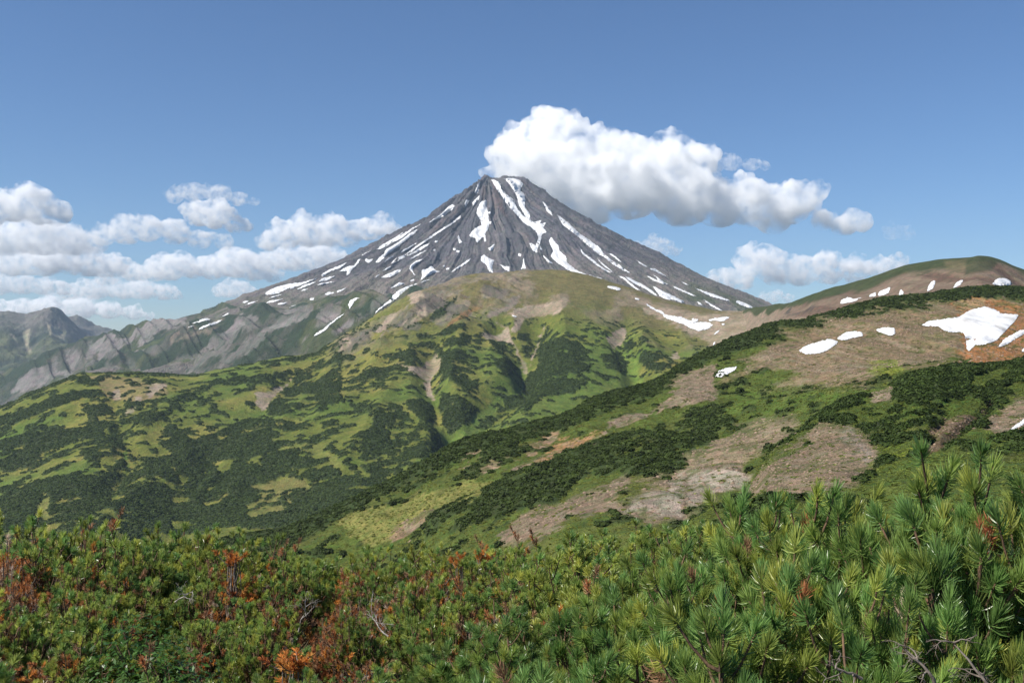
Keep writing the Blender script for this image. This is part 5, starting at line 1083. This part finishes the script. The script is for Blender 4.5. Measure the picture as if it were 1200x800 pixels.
rng = np.random.default_rng(77); random.seed(77)
DEADSPOT = [(305, 700, 40, 'mixed'), (240, 770, 45, 'mixed'), (340, 665, 40, 'mixed'), (520, 745, 45, 'mixed'), (610, 690, 40, 'mixed'), (150, 660, 40, 'mixed'), (20, 760, 50, 'mixed'), (660, 760, 45, 'mixed'), (25, 690, 45, 'rusty'), (60, 655, 45, 'mixed'), (95, 700, 40, 'mixed'), (120, 745, 50, 'mixed'), (270, 745, 60, 'mixed'), (385, 700, 45, 'rusty'), (430, 715, 40, 'mixed'), (475, 735, 40, 'mixed'), (525, 705, 45, 'rusty'),
            (575, 655, 45, 'mixed'), (210, 690, 50, 'mixed'), (450, 690, 40, 'mixed'), (390, 790, 50, 'rusty'), (560, 740, 40, 'mixed'), (700, 740, 40, 'mixed'), (1130, 740, 50, 'mixed')]
ROWN = {3.4: "nearest row", 4.4: "second row", 5.6: "third row", 7.0: "fourth row", 8.4: "fifth row", 9.9: "sixth row", 11.5: "inner rim row", 13.2: "rim row"}
ORD = ["first", "second", "third", "fourth", "fifth", "sixth", "seventh", "eighth", "ninth", "tenth", "eleventh", "twelfth", "thirteenth", "fourteenth", "fifteenth", "sixteenth", "seventeenth", "eighteenth", "nineteenth", "twentieth"]
LOOK = {'near': "bright green long-needled dwarf pine", 'green': "dense green dwarf pine", 'mixed': "green dwarf pine with rusty dead limbs", 'rusty': "rust brown dying dwarf pine"}
n_pine = 0
for d, tv in TOPV.items():
    u = (-70 if d > 4 else 640) + rng.uniform(0, 30); cnt = 0
    step = F * (0.72 if d > 6.5 else 0.66) / d
    if d > 12: step *= 0.8
    while u < 1265:
        dd = d + rng.uniform(-0.45, 0.45) * (1 if d > 4 else 0.4); uu = u + rng.uniform(-0.22, 0.22) * step
        v = polyv(uu, tv); x = (uu - 600) / F * dd; g = float(gz(x, dd)); top = EYE + (400 - v) / F * dd
        H = (top - g) * rng.uniform(1.04, 1.18)
        skip = H < 0.28 or (d < 6 and H < 0.4) or (230 < uu < 330 and 6.2 < d < 7.8) or (d < 6.2 and uu < 520 and rng.uniform() < 0.25)
        if d < 4 and 1080 < uu: skip = True
        if not skip:
            R = float(np.clip(H * rng.uniform(0.58, 0.78), 0.42, 0.88))
            vm = v + 0.30 * H * F / dd
            kind = 'near' if d < 7.5 and uu > 560 or d < 6 else 'green'
            for (du, dv_, dr, kd) in DEADSPOT:
                if math.hypot(uu - du, (vm - dv_) * 1.3) < dr * 0.9: kind = kd; break
            else:
                if rng.uniform() < (0.24 if uu < 640 and d < 11 else 0.08) and d > 5: kind = 'mixed'
            s = int(rng.integers(0, {'near': 4, 'green': 5, 'mixed': 4, 'rusty': 3}[kind]))
            plant_pine(kind, s, x, dd, R, H / 1.02, rng.uniform(0, 6.28), f"{LOOK[kind]}, {ORD[min(cnt, 19)]} from the left in the {ROWN[d]}")
            cnt += 1; n_pine += 1
        u += step * rng.uniform(0.85, 1.15)
# the big bush at the right, close to the camera
for k, (u_, d_, v_, R, lab) in enumerate(((1140, 4.3, 534, 0.95, "tallest dwarf pine, its bright tufts standing against the slope at right"), (1045, 4.7, 548, 0.85, "large bright dwarf pine just left of the tallest one"),
        (965, 5.2, 566, 0.82, "bright dwarf pine two bushes left of the tallest one"), (895, 5.8, 580, 0.80, "bright dwarf pine at the left shoulder of the big bush, beside the gravel hollow"),
        (1215, 4.2, 532, 0.88, "bright dwarf pine cut by the right edge of the view"), (1090, 3.7, 640, 0.62, "dwarf pine low in front of the tallest one"), (960, 4.1, 668, 0.66, "dwarf pine low in front of the big bush's middle"), (830, 5.2, 668, 0.7, "rounded dwarf pine low at the left foot of the big bush"))):
    x = (u_ - 600) / F * d_; H = EYE + (400 - v_) / F * d_ - float(gz(x, d_))
    plant_pine('near', k % 4, x, d_, R, H * 1.03, k * 1.7, lab); n_pine += 1
for (u_, d_, v_, R, lab) in ((272, 11.2, 642, 0.72, "small orange pine shoot glowing in the green rim bushes at left"), (565, 12.0, 640, 0.6, "small orange pine shoot by the rim near the centre"),
        (540, 12.3, 645, 0.5, "tiny orange pine shoot left of the one by the rim near the centre"), (345, 6.6, 760, 0.72, "bright orange pine shoot low in front, left of centre"), (1165, 4.15, 590, 0.72, "dark red dead shoot high in the big bush at right")):
    x = (u_ - 600) / F * d_; H = EYE + (400 - v_) / F * d_ - float(gz(x, d_))
    o_ = plant_pine('orange', 1 if u_ > 1000 else 0, x, d_, R, H, u_ * 0.1, lab); n_pine += 1
print("pines", n_pine)

# dead bleached branches
def dead_branch(x, y, z, seed, length, lean, label):
    rng = np.random.default_rng(seed); lines = []
    def grow(p, d, ln, r, lvl):
        n = 7; pts = [p]; q = p.copy(); dd = d.copy()
        for k in range(n - 1):
            dd = unit(dd + rng.normal(0, 0.20, 3)); q = q + dd * ln / (n - 1); pts.append(q.copy())
        pts = np.array(pts); lines.append((pts, np.linspace(r, r * 0.35, n)))
        if lvl < 3:
            for k in range(4 if lvl < 2 else 3):
                j = rng.integers(2, n); nd = unit(dd + rng.normal(0, 0.75, 3)); grow(pts[j], nd, ln * rng.uniform(0.35, 0.6), r * 0.5, lvl + 1)
    grow(np.zeros(3), unit(np.array(lean, float)), length * 0.30, 0.0065, 0)
    v, f = tubes(lines)
    o = link("dead_branch", new_mesh("dead_branch", v, f, M_DRYWOOD if y < 5 else M_DEADWOOD, True), label=label, category="dead branch", group="bleached dead branches among the pines")
    o.location = (x, y, z)
def at(u, v, d): return ((u - 600) / F * d, d, EYE + (400 - v) / F * d)
dead_branch(*at(1165, 815, 3.1), 1, 0.65, (-0.5, -0.1, 0.8), "grey twisted dead branch leaning left among green needles at the lower right")
dead_branch(*at(1095, 800, 3.0), 2, 0.45, (-0.3, -0.2, 0.7), "bleached forked twig below the twisted dead branch at the lower right")
dead_branch(*at(1010, 795, 3.3), 4, 0.45, (-0.8, -0.1, 0.25), "low grey dead twig left of the twisted branch, in deep shade")
dead_branch(*at(350, 740, 8.0), 5, 0.8, (0.35, -0.2, 0.9), "pale dead stick standing out of rusty pines left of centre")
dead_branch(*at(455, 745, 7.4), 6, 0.8, (-0.5, -0.2, 0.6), "grey dead branch lying among rusty pines near the centre")
dead_branch(*at(205, 705, 9.0), 7, 0.8, (0.6, -0.3, 0.5), "grey tangled dead branch under green pines, left of the orange tuft")

# broad-leaved shrubs and the low plants between the pines
def leaves(c, nrm, size, tint, rng):
    n = len(c); t = unit(np.cross(nrm, rng.normal(size=(n, 3)))); b = np.cross(nrm, t); s = size[:, None]
    V = np.stack([c - t * s, c + b * s * 0.42, c + t * s, c - b * s * 0.42], 1)
    V[:, 1] += nrm * s * 0.12; V[:, 3] += nrm * s * 0.12
    return V.reshape(-1, 3), np.arange(n * 4).reshape(-1, 4), np.repeat(tint, 4, 0)
def leafy_shrub(x, y, R, H, n, size, colr, seed, label):
    rng = np.random.default_rng(seed); g = float(gz(x, y))
    e_ = bpy.data.objects.new("leafy_shrub", None); col.objects.link(e_); e_.location = (x, y, g); e_["label"] = label; e_["category"] = "shrub"; e_["group"] = "broad leaved shrubs among the pines"
    d = unit(np.abs(rng.normal(size=(n, 3))) * np.sign(rng.normal(size=(n, 3))) * np.array([1, 1, 0.8])); d[:, 2] = np.abs(d[:, 2])
    c = d * (rng.uniform(0.35, 1, n) ** 0.5)[:, None] * np.array([R, R, H]); nr = unit(d * 0.6 + np.array([0, 0, 0.8]) + rng.normal(0, 0.45, (n, 3)))
    v, f, t = leaves(c, nr, size * rng.uniform(0.7, 1.2, n), np.array(colr) * rng.uniform(0.7, 1.35, (n, 1)), rng)
    link("foliage", new_mesh("foliage", v, f, M_LEAF, False, {"tint": ('FLOAT_COLOR', t)}), e_)
    ln = [(bez(np.zeros(3), c[k] * np.array([0.3, 0.3, 0.6]), c[k], 5), np.linspace(0.008, 0.003, 5)) for k in range(0, n, max(1, n // 40))]
    v, f = tubes(ln, 4); link("branches", new_mesh("branches", v, f, M_BARK, True), e_)
for (u, d, R, H, n, cl, lab) in ((165, 7.2, 0.45, 0.80, 1300, (0.05, 0.115, 0.02), "glossy dark green broad leaved shrub in the hollow at left"),
        (205, 6.9, 0.38, 0.66, 900, (0.06, 0.13, 0.022), "lighter broad leaved shrub right beside the glossy one in the hollow"),
        (140, 6.6, 0.32, 0.52, 600, (0.07, 0.13, 0.024), "small broad leaved shrub in front of the glossy one in the hollow"),
        (405, 6.6, 0.32, 0.55, 600, (0.07, 0.13, 0.02), "light green leafy shrub below the rusty pines near the centre"),
        (520, 14.6, 0.85, 0.95, 900, (0.06, 0.11, 0.022), "round leafy bush behind the rim at the foot of the dark thicket"),
        (560, 15.0, 0.8, 0.85, 900, (0.065, 0.11, 0.024), "second round leafy bush behind the rim, right of the first")):
    leafy_shrub((u - 600) / F * d, d, R, H, n, 0.026 if d < 10 else 0.04, cl, int(u), lab)
rng = np.random.default_rng(5); n = 42000
x = rng.uniform(-8, 8, n); y = 3.2 + 12 * rng.uniform(0, 1, n) ** 0.8
keep = (np.abs(x) < y * 0.6 + 0.5) & (fbm(x, y, 0.9, 150, 3) > -0.35); x, y = x[keep], y[keep]; n = len(x)
z = gz(x, y) + rng.uniform(0.01, 0.20, n) * (0.5 + sstep(-0.3, 0.6, fbm(x, y, 0.7, 151, 3)))
pal = np.array([[0.07, 0.12, 0.025], [0.10, 0.14, 0.03], [0.16, 0.15, 0.03], [0.30, 0.20, 0.03], [0.26, 0.06, 0.03], [0.20, 0.13, 0.07]])
ci = rng.choice(6, n, p=[0.34, 0.26, 0.16, 0.07, 0.06, 0.11])
v, f, t = leaves(np.stack([x, y, z], 1), unit(rng.normal(0, 0.5, (n, 3)) + np.array([0, 0, 0.9])), rng.uniform(0.012, 0.03, n), pal[ci] * rng.uniform(0.7, 1.3, (n, 1)), rng)
link("ground_cover", new_mesh("ground_cover", v, f, M_LEAF, False, {"tint": ('FLOAT_COLOR', t)}), kind='stuff', category="ground cover", label="low leafy plants with yellow and red leaves between the pines")
# ------------------------------------------------------------------ clouds and haze, far behind everything
def cloud_mat(name, dens, lam, lo=0.42, hi=0.72, aniso=0.0):
    """vapour that thins out and frays in eddies of size lam"""
    m, N, L = mat_new(name)
    out = N.new("ShaderNodeOutputMaterial"); v = N.new("ShaderNodeVolumePrincipled")
    v.inputs["Color"].default_value = (1.0, 1.0, 1.0, 1); v.inputs["Anisotropy"].default_value = aniso
    g = N.new("ShaderNodeTexCoord"); n = N.new("ShaderNodeTexNoise"); n.inputs["Scale"].default_value = 1.0 / lam
    n.inputs["Detail"].default_value = 4.0; n.inputs["Roughness"].default_value = 0.62
    L.new(g.outputs["Object"], n.inputs["Vector"])
    r = N.new("ShaderNodeMapRange"); r.interpolation_type = 'SMOOTHSTEP'
    r.inputs["From Min"].default_value = lo; r.inputs["From Max"].default_value = hi; r.inputs["To Min"].default_value = 0.0; r.inputs["To Max"].default_value = dens
    L.new(n.outputs[0], r.inputs[0]); L.new(r.outputs[0], v.inputs["Density"])
    L.new(v.outputs[0], out.inputs["Volume"])
    return m

def largest_shell(me):
    """keep the outer skin: closed voids inside the vapour are dropped"""
    nv, ne, nq = len(me.vertices), len(me.edges), len(me.polygons)
    ed = np.empty(ne * 2, np.int32); me.edges.foreach_get("vertices", ed); ed = ed.reshape(-1, 2)
    lab = np.arange(nv)
    while True:
        m = np.minimum(lab[ed[:, 0]], lab[ed[:, 1]]); new = lab.copy()
        np.minimum.at(new, lab[ed[:, 0]], m); np.minimum.at(new, lab[ed[:, 1]], m); np.minimum.at(new, ed[:, 0], m); np.minimum.at(new, ed[:, 1], m)
        new = new[new]
        if (new == lab).all(): break
        lab = new
    co = np.empty(nv * 3, np.float32); me.vertices.foreach_get("co", co); co = co.reshape(-1, 3)
    ids, cnt = np.unique(lab, return_counts=True); keep = lab == ids[np.argmax(cnt)]
    lo = np.empty(nq, np.int32); tt = np.empty(nq, np.int32); me.polygons.foreach_get("loop_start", lo); me.polygons.foreach_get("loop_total", tt)
    lv = np.empty(len(me.loops), np.int32); me.loops.foreach_get("vertex_index", lv)
    q = np.stack([lv[lo + k] for k in range(4)], 1); q = q[keep[q[:, 0]]]
    idx = np.cumsum(keep) - 1
    out = new_mesh("cloud", co[keep], idx[q], [], True); bpy.data.meshes.remove(me); return out

def cloud(label, base_v, dist, blobs, seed, mfp=9.0, flat=0.28, lumps=1.0, group="clouds", vox=None, deep=0.6, wide=1.25):
    """lumps of vapour grown together over a flat base; blobs are (bearing, height of sight, radius)"""
    rng = np.random.default_rng(seed); k = dist / F; rm = float(np.mean([b[2] for b in blobs]))
    Vs, Fs, off = [], [], 0
    import bmesh
    ico = bmesh.new(); bmesh.ops.create_icosphere(ico, subdivisions=2, radius=1.0)
    iv = np.array([v.co[:] for v in ico.verts]); it = np.array([[v.index for v in f.verts] for f in ico.faces]); ico.free()
    zb = EYE + (400 - base_v) * k
    balls = []
    if group == CB and base_v > 296: blobs = [(u, v - 0.16 * r, r * 1.34) for u, v, r in blobs]; wide = 1.6
    if group == CR: blobs = [(u, v - 0.1 * r, r * 1.22) for u, v, r in blobs]
    for (u, v, r) in blobs:
        balls.append(((u - 600) * k, rng.uniform(-0.6, 0.6) * r * k * deep, EYE + (400 - v) * k, r * k))
        for _ in range(int(6 * lumps)):
            d = rng.normal(size=3); d /= np.linalg.norm(d); d[2] = abs(d[2]) * 0.9
            rr = r * rng.uniform(0.30, 0.62); q = (r * 0.85)
            p = np.array([(u - 600 + d[0] * q * 1.3) * k, d[1] * q * k, EYE + (400 - v + d[2] * q) * k]); balls.append((*p, rr * k))
            for _ in range(8):                                 # smaller heads bulge from each lump
                e = rng.normal(size=3); e /= np.linalg.norm(e); e[2] = e[2] if e[2] > -0.2 else -e[2] * 0.5
                p2 = p + e * rr * k * 0.95; r2 = rr * rng.uniform(0.22, 0.5); balls.append((*p2, r2 * k))
                if r2 > 2.2:
                    for _ in range(5):
                        e = rng.normal(size=3); e /= np.linalg.norm(e); e[2] = abs(e[2]); balls.append((*(p2 + e * r2 * k * 0.9), r2 * k * rng.uniform(0.3, 0.5)))
    for (x, y, z, r) in balls:
        Vs.append(iv * np.array([r * wide, r * wide, r]) + np.array([x, y, z])); Fs.append(it + off); off += len(iv)
    W = np.concatenate(Vs)
    below = W[:, 2] < zb; W[below, 2] = zb + (W[below, 2] - zb) * flat
    cx = W.mean(0); cx[1] = 0; W = W - cx
    me = new_mesh("cloud", W, np.concatenate(Fs), [])
    o = link("cloud", me)
    md = o.modifiers.new("melt", 'REMESH'); md.mode = 'VOXEL'; md.voxel_size = min(vox or 1.0, rm * 0.10) * k
    dg = bpy.context.evaluated_depsgraph_get(); me2 = bpy.data.meshes.new_from_object(o.evaluated_get(dg))
    o.modifiers.clear()
    me2 = largest_shell(me2)
    n = len(me2.vertices); co = np.empty(n * 3, np.float32); me2.vertices.foreach_get("co", co); co = co.reshape(-1, 3).astype(float)
    no = np.empty(n * 3, np.float32); me2.vertex_normals.foreach_get("vector", no); no = no.reshape(-1, 3)
    s = 0; amp = 1.0
    for oct_ in range(5):
        lam = 1.15 * rm * k / 2 ** oct_
        q = co / lam + seed * 3.1 + oct_ * 17.7
        b = np.abs(vnoise3(q[:, 0], q[:, 1], q[:, 2], seed + oct_) * 2 - 1)     # billows
        s = s + amp * (0.40 - b); amp *= 0.62
    up = np.clip(no[:, 2] * 0.5 + 0.75, 0.35, 1)
    co = co + no * ((0.10 - s * 0.26 * up) * rm * k * lumps)[:, None]
    me2.vertices.foreach_set("co", co.astype(np.float32).ravel()); me2.polygons.foreach_set("use_smooth", np.ones(len(me2.polygons), bool)); me2.update()
    # grow the billows together once more so the skin nowhere folds through itself
    o.data = me2; bpy.data.meshes.remove(me)
    md = o.modifiers.new("melt", 'REMESH'); md.mode = 'VOXEL'; md.voxel_size = min(vox or 1.0, rm * 0.10) * k * 0.8
    dg = bpy.context.evaluated_depsgraph_get(); me3 = bpy.data.meshes.new_from_object(o.evaluated_get(dg)); o.modifiers.clear()
    me3 = largest_shell(me3); o.data = me3; bpy.data.meshes.remove(me2); me2 = me3
    me2.materials.append(cloud_mat("cloud_vapour", 1.0 / (mfp * (0.62 if group in (CB, CR) else 0.85) * k), rm * 0.9 * k, *((0.375, 0.69) if seed == 1 else (0.41, 0.73))))
    o.location = (cx[0], dist, cx[2])
    o["label"] = label; o["category"] = "cloud"; o["group"] = group; o.name = "cloud"
    return o

CB = "low clouds over the left horizon"; CR = "clouds over the right saddle"
cloud("big white cumulus cloud towering beside the volcano's summit", 272, 17500, [(588, 204, 11), (575, 206, 7), (612, 195, 30), (630, 165, 28), (652, 145, 20), (672, 165, 26), (640, 205, 46), (690, 180, 26), (690, 220, 46), (735, 215, 44), (745, 180, 22), (780, 195, 36), (800, 228, 38), (845, 235, 30), (880, 238, 28), (925, 238, 25), (946, 234, 18), (905, 255, 20), (965, 258, 12), (990, 264, 14), (1010, 262, 9)], 1, 8.0, group="clouds by the summit", vox=1.3, deep=0.45, wide=1.08)
cloud("thin pale wisp trailing right from the big cloud's shoulder", 208, 17800, [(838, 192, 11), (858, 190, 10), (880, 193, 8), (897, 195, 5)], 2, 16.0, group="clouds by the summit")
cloud("rounded white cloud cut by the left edge of the sky", 267, 19000, [(-15, 244, 24), (18, 240, 20), (45, 242, 21), (66, 250, 14)], 3, 8.0, group=CB)
cloud("thin grey cloud, highest of the left bank", 240, 21000, [(203, 229, 9), (228, 226, 12), (255, 228, 12), (280, 234, 9), (298, 238, 5)], 4, 15.0, group=CB)
cloud("bright white cloud right below the thin highest grey one", 272, 20000, [(232, 250, 15), (252, 252, 17), (275, 262, 11), (288, 266, 6)], 5, 7.0, group=CB)
cloud("long flat grey cloud left of the bright white one", 291, 22500, [(120, 276, 12), (148, 271, 16), (175, 268, 16), (205, 272, 15), (235, 282, 11), (262, 284, 9), (100, 283, 7)], 6, 10.0, group=CB)
cloud("low grey cloud under the rounded one at the left edge", 297, 24000, [(5, 284, 16), (48, 280, 17), (82, 285, 13), (104, 289, 9)], 7, 10.0, group=CB)
cloud("puffy white cloud in the middle of the left bank with a pointed top", 323, 28500, [(72, 304, 15), (98, 309, 13), (124, 313, 11), (135, 316, 7)], 8, 8.0, group=CB)
cloud("small puffy cloud at the left edge in the middle of the bank", 322, 28000, [(5, 313, 11), (28, 309, 12), (48, 313, 10)], 9, 9.0, group=CB)
cloud("small white cloud in the gap between two puffy ones of the bank", 328, 29500, [(152, 320, 8), (176, 322, 9), (195, 316, 12), (214, 313, 10), (228, 320, 6)], 10, 8.0, group=CB)
cloud("white heaped cloud just left of the volcano's lower skyline", 330, 30000, [(250, 315, 11), (278, 310, 14), (300, 318, 10), (318, 322, 7)], 11, 8.0, group=CB)
cloud("large white cloud behind the volcano's left skyline", 293, 23500, [(314, 283, 12), (335, 276, 16), (362, 272, 19), (388, 272, 18), (408, 276, 14), (430, 268, 13), (447, 268, 14), (463, 276, 9)], 12, 8.0, group=CB)
cloud("white cloud band below the large cloud at the volcano's skyline", 318, 27500, [(316, 308, 9), (342, 305, 12), (370, 304, 12), (392, 306, 9)], 13, 9.0, group=CB)
cloud("lower narrow cloud band left of the horizon gap", 345, 37000, [(-5, 336, 9), (22, 335, 9), (50, 337, 8), (72, 339, 6)], 14, 9.0, group=CB)
cloud("long narrow cloud band low over the left horizon", 351, 40000, [(82, 343, 7), (110, 341, 9), (140, 342, 8), (168, 341, 9), (192, 344, 7), (206, 346, 4)], 15, 8.0, group=CB)
cloud("flat cloud streak between the puffy clouds and the narrow band", 334, 33000, [(96, 328, 5), (125, 328, 6), (160, 329, 6), (195, 330, 6), (222, 331, 4)], 16, 9.0, group=CB)
cloud("tiny white cloud low over the volcano's long left shoulder", 348, 38000, [(262, 342, 7), (276, 340, 8), (290, 343, 6)], 17, 9.0, group=CB)
cloud("lowest long white cloud bank behind the far mountains", 374, 75000, [(0, 366, 8), (28, 363, 9), (60, 361, 10), (95, 362, 10), (128, 364, 8), (155, 368, 6), (172, 371, 4)], 18, 6.0, group=CB)
cloud("small soft cloud over the volcano's right flank", 300, 25000, [(754, 292, 7), (768, 289, 9), (780, 292, 7), (790, 295, 5)], 19, 13.0, group=CR)
cloud("wide heaped cloud with a tall left tower above the right saddle", 337, 31500, [(846, 327, 11), (868, 329, 12), (895, 308, 17), (912, 318, 15), (940, 318, 15), (970, 318, 14), (1000, 318, 13), (1030, 315, 11), (1052, 309, 8)], 20, 9.0, group=CR)
cloud("small low cloud just above the saddle on the right", 355, 42000, [(896, 350, 5), (908, 348, 6), (922, 350, 5)], 21, 9.0, group=CR)
cloud("faint grey scrap of cloud right of the big cumulus", 280, 21500, [(1045, 273, 9), (1062, 274, 9)], 22, 40.0, group="clouds by the summit")

def box_mesh(lo, hi):
    v = np.array([[x, y, z] for x in (lo[0], hi[0]) for y in (lo[1], hi[1]) for z in (lo[2], hi[2])], float)
    f = np.array([[0, 1, 3, 2], [4, 6, 7, 5], [0, 4, 5, 1], [2, 3, 7, 6], [0, 2, 6, 4], [1, 5, 7, 3]])
    return v, f
hv, hf = box_mesh((-15500, -900, -760), (15500, 15000, 1480))
mh, N, K = mat_new("haze_air"); ho = N.new("ShaderNodeOutputMaterial"); hp = N.new("ShaderNodeVolumePrincipled")
hp.inputs["Color"].default_value = (0.62, 0.79, 1.0, 1); hp.inputs["Density"].default_value = HAZE; hp.inputs["Anisotropy"].default_value = 0.1
K.new(hp.outputs[0], ho.inputs["Volume"])
link("haze", new_mesh("haze", hv, hf, mh), kind='stuff', label="thin blue haze filling the air over the valley")
